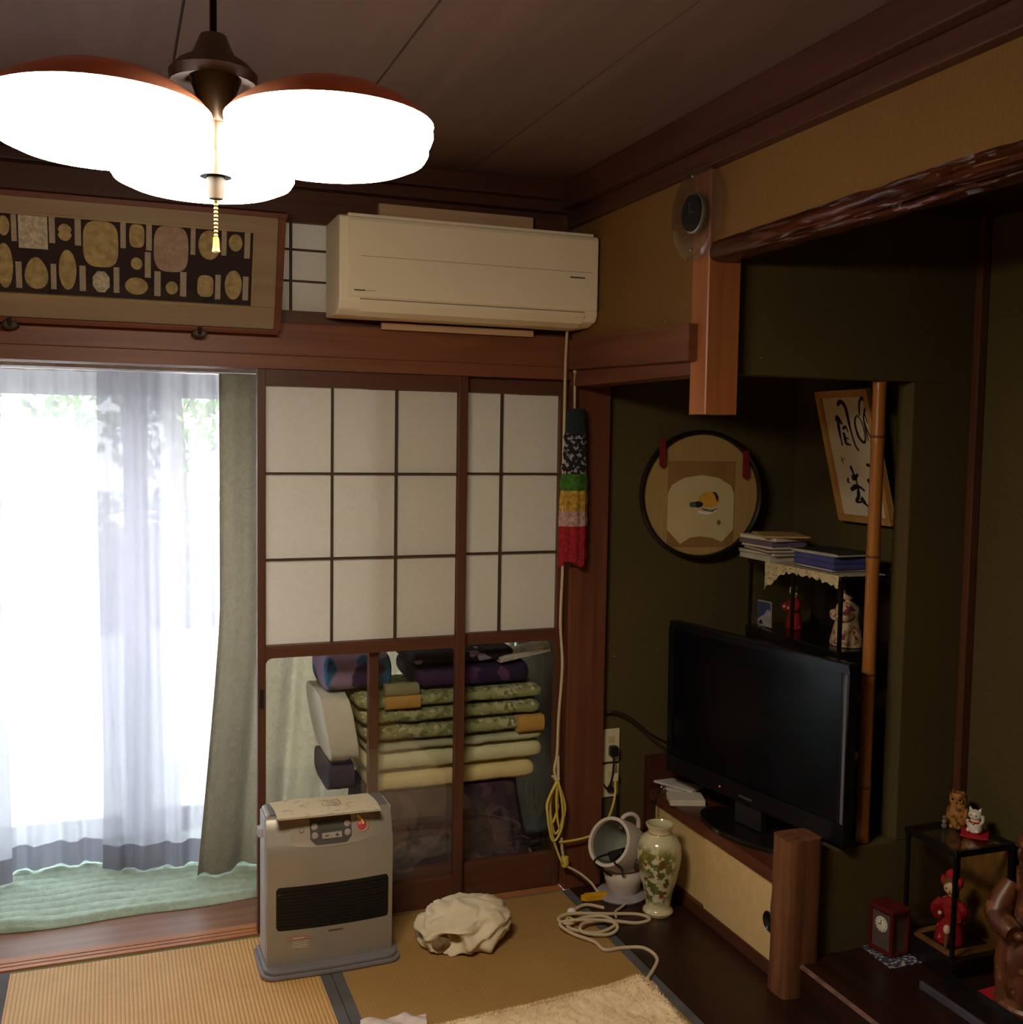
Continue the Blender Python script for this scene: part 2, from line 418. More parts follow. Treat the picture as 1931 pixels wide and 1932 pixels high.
# hanging post
hp = MB()
hp.prism([(0, -.80), (0, -.877), (.003, -.88), (.095, -.88), (.098, -.877), (.098, -.80)], 1.637, 2.315)
struct('trim_9', hp, PALE, 'pale chamfered post hanging from the ceiling, cut off above the alcove', 'post')
# log beam (otoshigake)
lb = MB()
def logf(u, v):
    y = -.878-u*1.72; a = 2*PI*v
    big = min(1, u*2.2)
    rz_ = .028+.003*big; rx_ = .040+.006*big
    n1 = noise.noise((y*2.2, math.cos(a)*1.6, math.sin(a)*1.6))*.007*big
    n2 = max(0, noise.noise((y*7.5, math.cos(a)*4+5, math.sin(a)*4)))*.026*big
    n3 = noise.noise((y*11, math.cos(a)*8+9, math.sin(a)*8))*.004*big
    k = 1+(n1-n2+n3)/.04
    c, s_ = math.cos(a), math.sin(a)
    e = lambda q: math.copysign(abs(q)**.65, q)
    return (.042+rx_*e(c)*k, y, 2.056+.004*big+rz_*e(s_)*k)
lb.grid(260, 64, logf)
BARK = wood('gnarled_log_wood', lin(12, 8, 7), lin(92, 44, 22), 'Y', rough=.28, freq=26, bump=.6)
struct('trim_10', lb, BARK, 'gnarled dark log beam along the top of the main alcove', 'beam', smooth=60)
# ---- alcove walls
struct('wall_alcove_end', B(.10, .03, 0, 1.0, .09, 2.3), OLIVE, 'olive sand plaster wall with the round picture and the sockets', 'wall')
struct('wall_alcove_back', B(.935, -2.65, 0, 1.0, .03, 2.3), OLIVE, 'olive sand plaster back wall of the alcoves', 'wall')
struct('wall_alcove_near', B(.05, -2.65, 0, .935, -2.6, 2.3), OLIVE, 'olive sand plaster wall closing the main alcove', 'wall')
struct('ceiling_alcove', B(.05, -2.6, 2.22, .935, .03, 2.26), DKF, 'dark board ceiling inside the alcoves', 'ceiling')
pw = MB().box(.099, -.85, 1.745, .935, -.785, 2.22).box(.70, -.85, .402, .935, -.785, 1.745).box(.405, -.85, 0, .935, -.785, .402)
struct('wall_partition', pw, OLIVE, 'olive plaster partition with a tall opening between the alcoves', 'wall', bevel=.004)
struct('trim_11', B(.905, -.878, .098, .934, -.851, 2.22), SZ, 'slim dark wooden corner strip in the main alcove', 'corner strip', bevel=.003)
# ---- raised floor of the main alcove
tk = struct('floor_alcove', B(.365, -2.6, 0, .935, -.852, .094), DKF, 'raised dark lacquered board floor of the main alcove', 'floor')
B(.358, -2.6, .0, .366, -.855, .090).build('front_board', DKF, tk)
B(.356, -2.6, .090, .366, -.86, .098).build('edge_highlight', plain('painted_edge_highlight', lin(130, 98, 88), .5, var=.3, vscale=30), tk)  # highlight along the front edge put into a paler strip colour
B(.366, -2.6, .094, .935, -.852, .098).build('floor_board', DKF, tk)
# ---- post stump at the partition foot
sp = MB()
def stump(u, v):
    a = 2*PI*u; z = v*.452+.004
    c, s_ = math.cos(a), math.sin(a)
    e = lambda q: math.copysign(abs(q)**.36, q)
    bulge = 1+.05*math.exp(-((z-.24)/.03)**2)*(1 if c < 0 else 0)+.02*noise.noise((a, z*9, 1))
    wd = .058 if z > .15 else .058+.006*(.15-z)/.15
    return (.366+wd*e(c)*bulge, -.838+.046*e(s_)*bulge, z+(.012*(1 if False else 0)))
sp.grid(28, 24, stump)
sp.f.append(tuple(len(sp.v)-29+i for i in range(28)))
STUMPW = wood('natural_stump_wood', lin(92, 58, 38), lin(130, 86, 56), 'Z', rough=.45, freq=30, bump=.4)
struct('trim_12', sp, STUMPW, 'short natural wooden stump post with sawn top beside the low cupboard', 'post', smooth=50)
# ---- other walls of the room and veranda
struct('wall_left', B(-2.81, -3.65, -.08, -2.75, .10, 2.44), OCHRE, 'plaster wall beyond the veranda doors', 'wall')
struct('wall_rear', B(-2.81, -3.71, -.08, .06, -3.65, 2.44), OCHRE, 'plaster wall behind the viewpoint', 'wall')
struct('wall_veranda_end', B(.030, .102, -.06, .22, 1.06, 2.3), DKF, 'end wall of the veranda, shade put into its dark colour', 'wall')  # dark board colour stands for the shade at this end
struct('wall_veranda_far', B(-2.81, .1, -.08, -2.75, 1.06, 2.34), PLAST, 'plaster far end wall of the veranda', 'wall')
struct('ceiling_veranda', B(-2.81, .102, 2.28, .22, 1.06, 2.32), LIGHTB, 'low board ceiling of the veranda', 'ceiling')
struct('wall_veranda_top', B(-2.75, .94, 1.80, .029, 1.06, 2.28), PLAST, 'plaster strip above the veranda window', 'wall')
# ---- veranda window: four sliding glazed panels
wn = tag(bpy.data.objects.new('window_1', None), 'wide sliding glazed window of the veranda', 'window', kind='structure'); COL.objects.link(wn); wn.location = (-1.3, .98, 0)
ALU = plain('brown_aluminium', lin(92, 80, 76), .4, metal=.4, var=.05)
B(-2.75, .94, 1.75, .029, 1.06, 1.80).build('head_frame', ALU, wn)
B(-2.75, .94, -.06, .029, 1.06, .02).build('sill_frame', ALU, wn)
xs = [-2.75, -2.055, -1.36, -.665, .029]
for i in range(4):
    a, b = xs[i], xs[i+1]; y = .965 if i % 2 else 1.0
    p_ = B(a, y, .02, a+.045, y+.03, 1.75).box(b-.045, y, .02, b, y+.03, 1.75).box(a+.045, y, .02, b-.045, y+.03, .09).box(a+.045, y, 1.70, b-.045, y+.03, 1.75).box(a+.045, y, .80, b-.045, y+.03, .87).build('sash', ALU, wn)
    B(a+.045, y+.012, .87, b-.045, y+.016, 1.70).build('pane', GLASS, p_)
    B(a+.045, y+.012, .09, b-.045, y+.016, .80).build('pane', FROST, p_)

# ---- paper sliding doors
def shoji(name, label, x0, x1, y0, sl, sr, gl_bot):
    y1 = y0+.030
    d = tag(bpy.data.objects.new(name, None), label, 'sliding door', kind='structure'); COL.objects.link(d); d.location = ((x0+x1)/2, y0, .003)
    B(x0, y0, .003, x0+sl, y1, 1.766).build('stile', SZ, d, bevel=.002)
    B(x1-sr, y0, .003, x1, y1, 1.766).build('stile', SZ, d, bevel=.002)
    a, b = x0+sl, x1-sr
    B(a, y0+.001, 1.714, b, y1-.001, 1.764).build('rail', SX, d)
    B(a, y0+.001, .874, b, y1-.001, .913).build('rail', SX, d, bevel=.002)
    B(a, y0+.001, .003, b, y1-.001, gl_bot).build('rail', SX, d, bevel=.002)
    nx = 3; cw = (b-a)/nx; ch = (1.714-.913)/3
    for i in range(nx):
        for j in range(3):
            B(a+cw*i+.002, y0+.017, .913+ch*j+.002, a+cw*(i+1)-.002, y0+.018, .913+ch*(j+1)-.002).build('paper_pane', PAPER, d)
    for i in range(1, nx): B(a+cw*i-.0036, y0+.006, .913, a+cw*i+.0036, y0+.017, 1.714).build('muntin', MUNT, d)
    for j in range(1, 3): B(a, y0+.007, .913+ch*j-.0036, b, y0+.017, .913+ch*j+.0036).build('muntin', MUNT, d)
    B(a, y0+.014, gl_bot, b, y0+.017, .874).build('glass_pane', GLASS, d)
    for cx, sx in ((a, 1), (b, -1)):   # rounded fillets in the upper glass corners
        pts = [(cx, .874)]+[(cx+sx*(.022-.022*math.cos(q)), .874-(.022-.022*math.sin(q))) for q in [PI/2-PI/2*k/6 for k in range(7)]]
        pts = [(cx, .874)]+[(cx+sx*.022*(1-math.sin(k*PI/12)), .874-.022*(1-math.cos(k*PI/12))) for k in range(7)]
        MB().prism(pts, 0, .026, tr(0, y0+.029, 0) @ rx(PI/2)).build('corner_fillet', SX, d)
    return d
d1 = shoji('door_1', 'nearer paper sliding door with large lower glass behind the heater', -1.03, -.357, -.0005, .0255, .031, .10)
B(-1.024, -.003, .72, -1.012, .001, .78).build('finger_pull', BLACK, d1)
d2 = shoji('door_2', 'rear paper sliding door next to the corner post, in front of the quilts', -.672, .010, .0335, .032, .026, .125)

# ---- outdoors
struct('ground', B(-14, 1.06, -.5, 12, 20, -.45), plain('pale_gravel', lin(205, 205, 198), .95, var=.15, vscale=30), 'pale gravel garden ground', 'ground')
struct('roof_eave', B(-3.2, 1.06, 2.34, .6, 1.35, 2.40), DKF, 'roof eave over the veranda window', 'eave')
LEAF = blotch('leaf_green', lin(86, 128, 52), [(lin(120, 160, 70), 6, .5), (lin(52, 84, 36), 11, .55)], rough=.6)
TRUNK = plain('tree_bark', lin(86, 68, 54), .9, var=.3, bump=.6, bscale=40)
def tree(x, y, h, r, label):
    t = thing('garden_tree', label, 'tree', (x, y, -.45), group=None)
    MB().tube([(x, y, -.46), (x+.05, y, h*.35), (x-.03, y+.05, h*.7)], .07).build('trunk', TRUNK, t, smooth=60)
    m = MB()
    for k in range(1000):
        d = Vector((random.gauss(0, 1), random.gauss(0, 1), random.gauss(0, 1))).normalized()*r*(.35+.65*random.random()**.4)
        c = Vector((x, y, h*.62))+Vector((d.x, d.y, d.z*.8))
        a = Vector((random.uniform(-1, 1), random.uniform(-1, 1), random.uniform(-1, 1))).normalized()*.07
        b = a.orthogonal().normalized()*.035
        m.add([c-a, c+b, c+a, c-b], [(0, 1, 2, 3)])
    o = m.build('foliage', LEAF, t); o['kind'] = 'stuff'
tree(-3.1, 4.4, 3.0, 1.0, 'leafy garden tree beyond the veranda at the far end of the window')
tree(-1.0, 5.6, 3.4, 1.15, 'leafy garden tree standing further off behind the brocade curtain end of the window')
hd = MB()
for k in range(5000):
    c = Vector((random.uniform(-6, 5), 7.4+random.uniform(-.35, .35), random.uniform(-.45, 1.0)))
    a = Vector((random.uniform(-1, 1), random.uniform(-1, 1), random.uniform(-1, 1))).normalized()*.09
    b = a.orthogonal().normalized()*.05
    hd.add([c-a, c+b, c+a, c-b], [(0, 1, 2, 3)])
hg = thing('hedge', 'low green hedge along the far side of the garden', 'hedge', (-.5, 7.4, -.45))
o = hd.build('foliage', LEAF, hg); o['kind'] = 'stuff'
B(-6, 7.3, -.45, 5, 7.5, .6).build('branches', TRUNK, hg)
cl = thing('veranda_lamp', 'small grey conical lamp hanging between the sheer curtains and the window', 'lamp', (-1.275, .80, 1.64))
MB().lathe([(.012, 1.725), (.018, 1.705), (.058, 1.645), (.055, 1.645), (.0, 1.695)], 24, tr(-1.275, .80, 0)).build('shade', plain('grey_enamel', lin(96, 90, 84), .5), cl, smooth=40)
MB().tube([(-1.275, .80, 1.72), (-1.275, .80, 2.279)], .006, smooth=False).build('cord', BLACK, cl)

# ================================================================== LAMP
lampc = (-1.304, -1.70, 1.83)
lp = thing('pendant_lamp', 'lit pendant lamp of three round bowls hanging from the ceiling', 'lamp', (lampc[0], lampc[1], 1.80))
DIFF = emit('lit_lamp_diffuser', (1, .86, .66, 1), LAMP)
SHADE = plain('orange_brown_shade', lin(176, 116, 88), .4, var=.1, trans=.06)
AMBER = plain('amber_plastic', (.018, .0085, .0006, 1), .4, var=.1)
HOUS = plain('brown_switch_plastic', (.030, .018, .010, 1), .5)
GREYP = plain('grey_lamp_plastic', lin(150, 146, 150), .5, var=.05)
for cx, cy in ((-1.453, -1.735), (-1.155, -1.790), (-1.307, -1.566)):
    s_ = MB().lathe([(.0, 2.054), (.04, 2.052), (.08, 2.043), (.115, 2.027), (.138, 2.012), (.149, 2.000), (.144, 2.001), (.11, 2.020), (.07, 2.036), (0, 2.044)], 48, tr(cx, cy, 0) @ Matrix.Diagonal((.97, .97, 1, 1))).build('shade', SHADE, lp, smooth=40)
    MB().lathe([(.0, 2.006), (.144, 2.001), (.1475, 1.996), (.1485, 1.985), (.145, 1.976), (.1415, 1.973), (.1415, 1.962), (.136, 1.953), (.115, 1.944), (.07, 1.939), (0, 1.937)], 48, tr(cx, cy, 0) @ Matrix.Diagonal((.97, .97, 1, 1))).build('diffuser', DIFF, s_, smooth=40)
cx, cy = lampc[:2]
MB().lathe([(0, 2.13), (.018, 2.128), (.03, 2.10), (.05, 2.088), (.062, 2.075), (.06, 2.06), (0, 2.058)], 24, tr(cx, cy, 0)).build('hub', GREYP, lp, smooth=35)
col_ = MB()
for z0, z1, r0, r1 in ((2.06, 2.0, .036, .014), (2.0, 1.960, .012, .012), (1.960, 1.925, .012, .022)):
    col_.lathe([(0, z0), (r0, z0), (r1, z1), (0, z1)], 20, tr(cx, cy-.03, 0))
col_.build('column', AMBER, lp, smooth=30)
MB().lathe([(0, 1.926), (.013, 1.926), (.010, 1.895), (0, 1.893)], 16, tr(cx, cy-.03, 0)).build('switch_housing', HOUS, lp, smooth=40)
MB().tube([(cx, cy, 2.12), (cx, cy, 2.405)], .005, smooth=False).build('cord', BLACK, lp)
MB().lathe([(0, 2.402), (.05, 2.402), (.045, 2.385), (.015, 2.372), (0, 2.37)], 24, tr(cx, cy, 0)).build('ceiling_cap', GREYP, lp, smooth=35)
ch = MB()
for k in range(10): ch.ball((cx, cy-.03, 1.892-k*.0053), .0031, seg=8, rings=6)
ch.build('pull_chain', BRASS, lp, smooth=60)
MB().lathe([(0, 1.842), (.004, 1.842), (.0048, 1.828), (.006, 1.822), (0, 1.820)], 12, tr(cx, cy-.03, 0)).build('chain_handle', GOLD, lp, smooth=40)

# ================================================================== FRAMED DISPLAY
fd = thing('framed_display', 'long framed display of gold and silver old coins leaning above the doors', 'picture frame', (-1.43, -.05, 1.868), rot=(0, 0, 0))
va = math.atan2(.332, .11)              # tilt: the top leans into the room
FM = Matrix(((1, 0, 0), (0, -math.cos(va), -math.sin(va)), (0, math.sin(va), -math.cos(va)))).to_4x4()
FM = tr(.45, 0, 0) @ Matrix(((1, 0, 0, 0), (0, -math.cos(va), -math.sin(va), 0), (0, math.sin(va), -math.cos(va), 0), (0, 0, 0, 1)))
TAN = wood('pale_frame_wood', lin(140, 118, 94), lin(158, 136, 110), 'X', rough=.5)
def fb(u0, v0, w0, u1, v1, w1): return MB().box(u0, v0, w0, u1, v1, w1, FM)
U0 = -1.05
fr_ = MB()
for a in ((U0, -.0, -.02, .004, .014, .022), (U0, .338, -.02, .014, .352, .022), (-.010, .014, -.02, .010, .338, .022), (U0, .014, -.02, U0+.015, .338, .022)): fr_.box(*a, FM)
fr_.build('outer_frame', wood('red_frame_wood', lin(96, 50, 34), lin(120, 66, 44), 'X'), fd, bevel=.002)
fr_ = MB()
for a in ((U0+.015, .014, -.015, -.010, .078, .012), (U0+.015, .291, -.015, -.010, .338, .012), (-.074, .078, -.015, -.010, .291, .012), (U0+.015, .078, -.015, U0+.08, .291, .012)): fr_.box(*a, FM)
fr_.build('inner_frame', TAN, fd, bevel=.002)
fr_ = MB()
for a in ((U0+.08, .074, .0, -.074, .079, .015), (U0+.08, .290, .0, -.074, .295, .015), (-.079, .079, .0, -.074, .290, .015)): fr_.box(*a, FM)
fr_.build('gilt_fillet', plain('dull_gilt', lin(160, 134, 92), .5), fd)
fb(U0+.08, .078, -.012, -.074, .291, -.006).build('velvet_panel', plain('navy_velvet', lin(40, 30, 38), .9, var=.1), fd)
PL = [('o', -0.729, 0.255, 0.03, 0.052), ('s', -0.704, 0.251, 0.013, 0.071), ('r', -0.657, 0.243, 0.072, 0.087), ('s', -0.61, 0.253, 0.015, 0.071), ('d', -0.578, 0.249, 0.037, 0.045), ('s', -0.545, 0.252, 0.016, 0.072), ('q', -0.487, 0.224, 0.091, 0.125), ('s', -0.429, 0.253, 0.014, 0.071), ('q', -0.393, 0.254, 0.04, 0.063), ('s', -0.361, 0.252, 0.015, 0.071), ('Q', -0.302, 0.225, 0.093, 0.128), ('s', -0.243, 0.251, 0.013, 0.075), ('o', -0.198, 0.244, 0.061, 0.082), ('s', -0.158, 0.254, 0.014, 0.073), ('o', -0.126, 0.256, 0.038, 0.048), ('s', -0.093, 0.252, 0.016, 0.076), ('o', -0.73, 0.149, 0.041, 0.12), ('s', -0.696, 0.126, 0.015, 0.071), ('e', -0.652, 0.134, 0.058, 0.086), ('s', -0.609, 0.127, 0.014, 0.069), ('o', -0.573, 0.148, 0.045, 0.109), ('s', -0.535, 0.127, 0.016, 0.07), ('w', -0.487, 0.121, 0.046, 0.06), ('s', -0.447, 0.128, 0.015, 0.071), ('o', -0.394, 0.178, 0.03, 0.034), ('s', -0.364, 0.176, 0.016, 0.071), ('o', -0.394, 0.115, 0.061, 0.048), ('s', -0.338, 0.125, 0.017, 0.07), ('o', -0.299, 0.116, 0.033, 0.037), ('s', -0.268, 0.128, 0.017, 0.07), ('q', -0.207, 0.127, 0.045, 0.062), ('s', -0.172, 0.126, 0.015, 0.071), ('o', -0.129, 0.135, 0.048, 0.084), ('s', -0.094, 0.127, 0.016, 0.069)]
COING = plain('old_gold', lin(178, 156, 108), .6, metal=.1, var=.22, vscale=60, bump=.5, bscale=160)
COINR = plain('rosy_gold', lin(170, 146, 128), .55, metal=.25, var=.15, vscale=60, bump=.5, bscale=160)
COINS = plain('old_silver', lin(190, 180, 160), .5, metal=.3, var=.25, vscale=90, bump=.5, bscale=160)
CAPT = plain('caption_paper', lin(176, 162, 146), .8, var=.12, vscale=150)
for k, cx, cy, w_, h_ in PL:
    if k == 's':
        MB().box(cx-w_/2, cy-h_/2, -.006, cx+w_/2, cy+h_/2, -.0045, FM).build('caption_strip', CAPT, fd); continue
    if k == 'o': poly = circle(28, w_/2, h_/2)
    elif k in 'qQ': poly = [(math.copysign(abs(math.cos(a))**.62, math.cos(a))*w_/2, math.copysign(abs(math.sin(a))**.62, math.sin(a))*h_/2) for a in [2*PI*i/32 for i in range(32)]]
    elif k == 'w': poly = circle(8, w_/2*1.04, h_/2*1.04, a0=PI/8, a1=2*PI+PI/8)
    elif k == 'e': poly = [(w_/2*math.sin(a)*(1-.22*math.cos(a)), h_/2*math.cos(a)) for a in [2*PI*i/28 for i in range(28)]]
    elif k == 'd': poly = [(w_/2*math.cos(a)*(1-.28*math.exp(-(math.sin(a)/.18)**2)), h_/2*math.sin(a)) for a in [2*PI*i/36 for i in range(36)]]
    else: poly = [(-w_/2, -h_/2), (w_/2, -h_/2), (w_/2, h_/2), (-w_/2, h_/2)]
    m = MB().prism([(cx+a, cy+b) for a, b in poly], -.006, -.002, FM)
    m.prism([(cx+a*.88, cy+b*.88) for a, b in poly], -.002, -.001, FM)
    m.build('coin', COINR if k == 'Q' else COINS if k in 'wr' else COING, fd)
fb(U0+.08, .079, .006, -.079, .290, .008).build('glass', GLASS, fd)
for hx, lb_ in ((-1.203, 'dark bronze bracket under the framed coins on the side of the air conditioner'), (-1.701, 'dark bronze bracket under the framed coins, away from the air conditioner')):
    h = thing('frame_hook', lb_, 'hook', (hx, -.05, 1.845), group='brackets holding up the framed coins')
    MB().prism([(-.022, -.004), (-.012, -.012), (.012, -.012), (.022, -.004), (.014, .008), (-.014, .008)], -.03, .03, tr(hx, -.055, 1.857) @ rx(PI/2)).build('plate', DARKMETAL, h, bevel=.003)
    MB().tube([(hx, -.03, 1.85), (hx, -.08, 1.852), (hx, -.092, 1.872)], .005).build('prong', DARKMETAL, h, smooth=50)

# ================================================================== AIR CONDITIONER
for nm, lb_, a in (('mounting_board', 'bare plywood board behind the top of the air conditioner', (-.66, -.014, 2.205, -.145, .014, 2.287)), ('mounting_board', 'bare plywood board showing under the air conditioner', (-.657, -.045, 1.897, -.150, -.031, 1.918))):
    tag(B(*a).build(nm, wood('plywood', lin(184, 150, 118), lin(206, 172, 138), 'X', rough=.7), bevel=.002), lb_, 'board')
ac = thing('air_conditioner', 'cream wall mounted air conditioner above the doors', 'air conditioner', (-.40, -.12, 1.92))
ACM = plain('cream_abs', lin(242, 230, 202), .45, var=.02, vscale=4)
ACD = plain('cream_abs_shadow_gap', lin(140, 126, 100), .6, var=.05)
prof = [(-.015, 1.925), (-.015, 2.205), (-.20, 2.205), (-.222, 2.198), (-.222, 1.955), (-.21, 1.935), (-.16, 1.922)]
def acx(mb, x0, x1, pr):   # extrude a (y,z) outline along x
    n = len(pr); vs = [(x0, y, z) for y, z in pr]+[(x1, y, z) for y, z in pr]
    return mb.add(vs, [tuple(range(n)), tuple(range(2*n-1, n-1, -1))]+[(i, n+i, n+(i+1) % n, (i+1) % n) for i in range(n)])
acx(MB(), -.826, -.004, prof).build('body', ACM, ac, bevel=.006)
acx(MB(), -.800, -.010, [(-.222, 1.968), (-.222, 2.196), (-.228, 2.196), (-.232, 2.185), (-.232, 1.975), (-.228, 1.968)]).build('front_panel', ACM, ac, bevel=.003)
B(-.80, -.216, 2.199, -.02, -.120, 2.209).build('top_lip', ACM, ac, bevel=.003)
lv = acx(MB(), -.765, -.05, [(-.2245, 1.962), (-.2265, 1.952), (-.205, 1.930), (-.165, 1.919), (-.165, 1.923), (-.204, 1.934)]).build('louvre', ACM, ac, bevel=.001)
B(-.765, -.2235, 1.9625, -.05, -.215, 1.9655).build('louvre_gap', ACD, ac)
B(-.765, -.2328, 2.085, -.03, -.2318, 2.0862).build('panel_crease', ACD, ac)
LOGO = plain('grey_badge', lin(92, 82, 66), .4, var=.1)
B(-.105, -.2335, 2.066, -.055, -.2318, 2.0705).build('badge', LOGO, ac)
B(-.785, -.2335, 1.985, -.752, -.2318, 1.989).build('badge', LOGO, ac)
B(-.750, -.2330, 1.986, -.722, -.2318, 1.988).build('badge', CAPT, ac)
# cord falling from the air conditioner
IVC = plain('ivory_cable', lin(196, 176, 146), .6, var=.06); YEL = plain('yellowed_cable', lin(206, 186, 88), .6, var=.1)
cd = thing('power_cord', 'long ivory cord hanging from the air conditioner beside the corner post', 'cord', (-.03, -.03, .13))
MB().tube([(-.035, -.055, 1.925), (-.036, -.048, 1.80), (-.034, -.042, 1.5), (-.034, -.040, 1.2), (-.027, -.035, 1.13), (-.031, -.035, .95), (-.021, -.035, .80), (-.031, -.035, .62), (-.034, -.035, .50), (-.043, -.035, .44), (-.030, -.038, .40), (-.031, -.036, .49)], .0052).build('upper_run', IVC, cd, smooth=60)
lpz = MB()
for k, (dx, w_, lo) in enumerate(((-.030, .030, .22), (-.048, .026, .26), (-.020, .020, .24), (-.040, .036, .20))):
    lpz.tube([(-.036, -.038-.004*k, .405), (dx-w_*.9, -.038-.004*k, .33), (dx-w_*.5, -.036-.004*k, lo+.02), (dx, -.036-.004*k, lo), (dx+w_*.7, -.036-.004*k, lo+.05), (dx+w_*.6, -.037-.004*k, .33), (-.034, -.038-.004*k, .405)], .0042)
lpz.build('tied_loops', YEL, cd, smooth=60)
MB().tube([(-.045, -.035, .418), (-.036, -.048, .408), (-.028, -.040, .412), (-.036, -.030, .404), (-.052, -.040, .422)], .004).build('tie', IVC, cd, smooth=60)
MB().tube([(-.012, -.034, .20), (-.008, -.034, .16), (.000, -.032, .125)], .0055).build('lower_run', IVC, cd, smooth=60)
MB().tube([(-.058, -.040, .30), (-.05, -.042, .22), (-.02, -.05, .13), (.004, -.038, .105)], .0042).build('yellow_run', YEL, cd, smooth=60)
MB().lathe([(0, .135), (.013, .132), (.016, .112), (.011, .098), (0, .095)], 12, tr(.002, -.036, 0)).build('coupling', YEL, cd, smooth=40)
MB().tube([(.006, -.038, .10), (.05, -.05, .075), (.085, -.075, .045), (.105, -.11, .016), (.150, -.155, .010), (.162, -.185, .0095), (.135, -.21, .0095), (.10, -.235, .0095), (.085, -.27, .0095)], .0045).build('floor_run', IVC, cd, smooth=60)

# ================================================================== KNITTED HANGING
kn = thing('knitted_hanging', 'knitted tube in stripes of black, green, yellow, white and red on the corner post', 'hanging ornament', (.006, -.045, 1.147))
def knitband(z0, z1, ribs, w0, w1, mat, wav=0):
    def f(u, v):
        a = 2*PI*u; z = z0+(z1-z0)*v; wd = w0+(w1-w0)*v
        k = 1+(.10*math.cos(a*ribs) if ribs else 0)+.05*noise.noise((a*3, z*60, 2))+.03*math.sin(z*900)
        return (.006+wd*math.cos(a)*k, -.040+.022*math.sin(a)*k, z+(wav*.012*math.cos(a*3) if v == 0 else 0))
    m = MB().grid(64, max(8, int((z1-z0)/.006)), f); n = len(m.v)
    m.f.append(tuple(range(64))); m.f.append(tuple(n-65+i for i in range(64)))
    return m.build('knit_band', mat, kn, smooth=70)
YB = [plain('knit_'+n, c, .95, var=.3, vscale=90, bump=.5, bscale=150) for n, c in (('red', lin(150, 28, 38)), ('pink', lin(176, 142, 132)), ('yellow', lin(176, 138, 50)), ('green', lin(60, 106, 36)), ('dark', lin(34, 44, 44)))]
MOT = blotch('knit_mottled', lin(34, 32, 38), [(lin(150, 146, 156), 70, .55)], rough=.95)
for z0, z1, r, a, b, m in ((1.15, 1.275, 8, .047, .048, YB[0]), (1.275, 1.325, 8, .048, .047, YB[1]), (1.325, 1.395, 8, .047, .046, YB[2]), (1.395, 1.45, 4, .046, .045, YB[3]), (1.45, 1.585, 0, .045, .044, MOT), (1.585, 1.668, 0, .044, .034, YB[4])):
    knitband(z0, z1, r, a, b, m, 1 if z0 < 1.2 else 0)
MB().tube([(.004, -.040, 1.665), (.003, -.040, 1.75), (.0, -.05, 1.81), (-.002, -.046, 1.868)], .0042).build('string', IVC, kn, smooth=60)
MB().ball((-.004, -.055, 1.79), .007).build('knot', IVC, kn, smooth=60)
tag(MB().tube([(.004, -.028, 1.876), (.004, -.050, 1.874), (.004, -.054, 1.862), (.002, -.046, 1.858)], .0035).build('wall_hook', DARKMETAL, smooth=60), 'small metal hook on the rail holding the knitted tube', 'hook')

# ================================================================== GLASS WALL CLOCK
gc = thing('wall_clock', 'round clear glass wall clock with black centre on the hanging post', 'clock', (-.012, -.845, 2.03), rot=(0, -PI/2, 0))
GM = tr(.124, 0, 0)
MB().lathe([(.038, .018), (.085, .022), (.110, .020), (.121, .012), (.121, .006), (.110, .010), (.085, .014), (.038, .012)], 64, GM, closed=True).build('glass_rim', glassy('rim_glass', (.9, .9, .9, 1), rough=.03, frost=.14), gc, smooth=50)
MB().lathe([(0, .0), (.045, .0), (.048, .012), (.046, .026), (0, .028)], 48, GM).build('black_dial', BLACK, gc, smooth=35)
MB().lathe([(.046, .020), (.052, .018), (.052, .012), (.046, .010)], 48, GM, closed=True).build('bezel', METAL, gc, smooth=40)
MB().box(.120, -.0015, .0285, .150, .0015, .030).build('hand', METAL, gc)
MB().box(.1225, -.022, .0285, .1255, 0, .030).build('hand', METAL, gc)
for z in (.05, .20): MB().ball((.124+(z-.125)*1.25, 0, .022), .004).build('stud', METAL, gc, smooth=60)

# ================================================================== SOCKETS
for z0, pl_, lb_ in ((.430, 0, 'upper ivory socket plate with a black plug on the olive wall'), (.303, 1, 'lower ivory socket plate with a yellowed plug on the olive wall')):
    so = thing('wall_socket', lb_, 'socket', (.198, .03, z0))
    B(.165, .022, z0, .231, .030, z0+.118).build('plate', IVORY, so, bevel=.003)
    for k in range(2): B(.186, .0205, z0+.025+.045*k, .210, .0225, z0+.048+.045*k).build('outlet', plain('socket_insert', lin(190, 178, 140), .5), so, bevel=.002)
pg = thing('black_plug', 'black plug and cord in the upper socket', 'plug', (.200, .012, .43))
MB().prism(rrect(.030, .038, .008), -.022, 0, tr(.202, .0205, .472) @ rx(PI/2) @ rx(PI)).build('plug_body', BLACK, pg, bevel=.003)
MB().tube([(.200, .004, .458), (.196, -.004, .42), (.194, .004, .37), (.186, .016, .335), (.176, .024, .345), (.170, .026, .36)], .004).build('cord', BLACK, pg, smooth=60)
pg2 = thing('white_plug', 'yellowed plug with hanging cord in the lower socket', 'plug', (.206, .01, .13))
MB().prism(rrect(.022, .030, .007), -.020, 0, tr(.208, .0205, .378) @ rx(PI/2) @ rx(PI)).build('plug_body', IVORY, pg2, bevel=.003)
MB().tube([(.208, .002, .365), (.200, -.010, .31), (.175, -.02, .25), (.135, -.028, .205), (.08, -.034, .190), (.02, -.036, .186), (-.022, -.040, .188)], .0042).build('cord', YEL, pg2, smooth=60)
pg3 = thing('small_black_plug', 'small black plug with a thin wire at the foot of the lower socket', 'plug', (.195, .01, .15))
B(.183, .008, .325, .206, .0215, .343).build('plug_body', BLACK, pg3, bevel=.003)
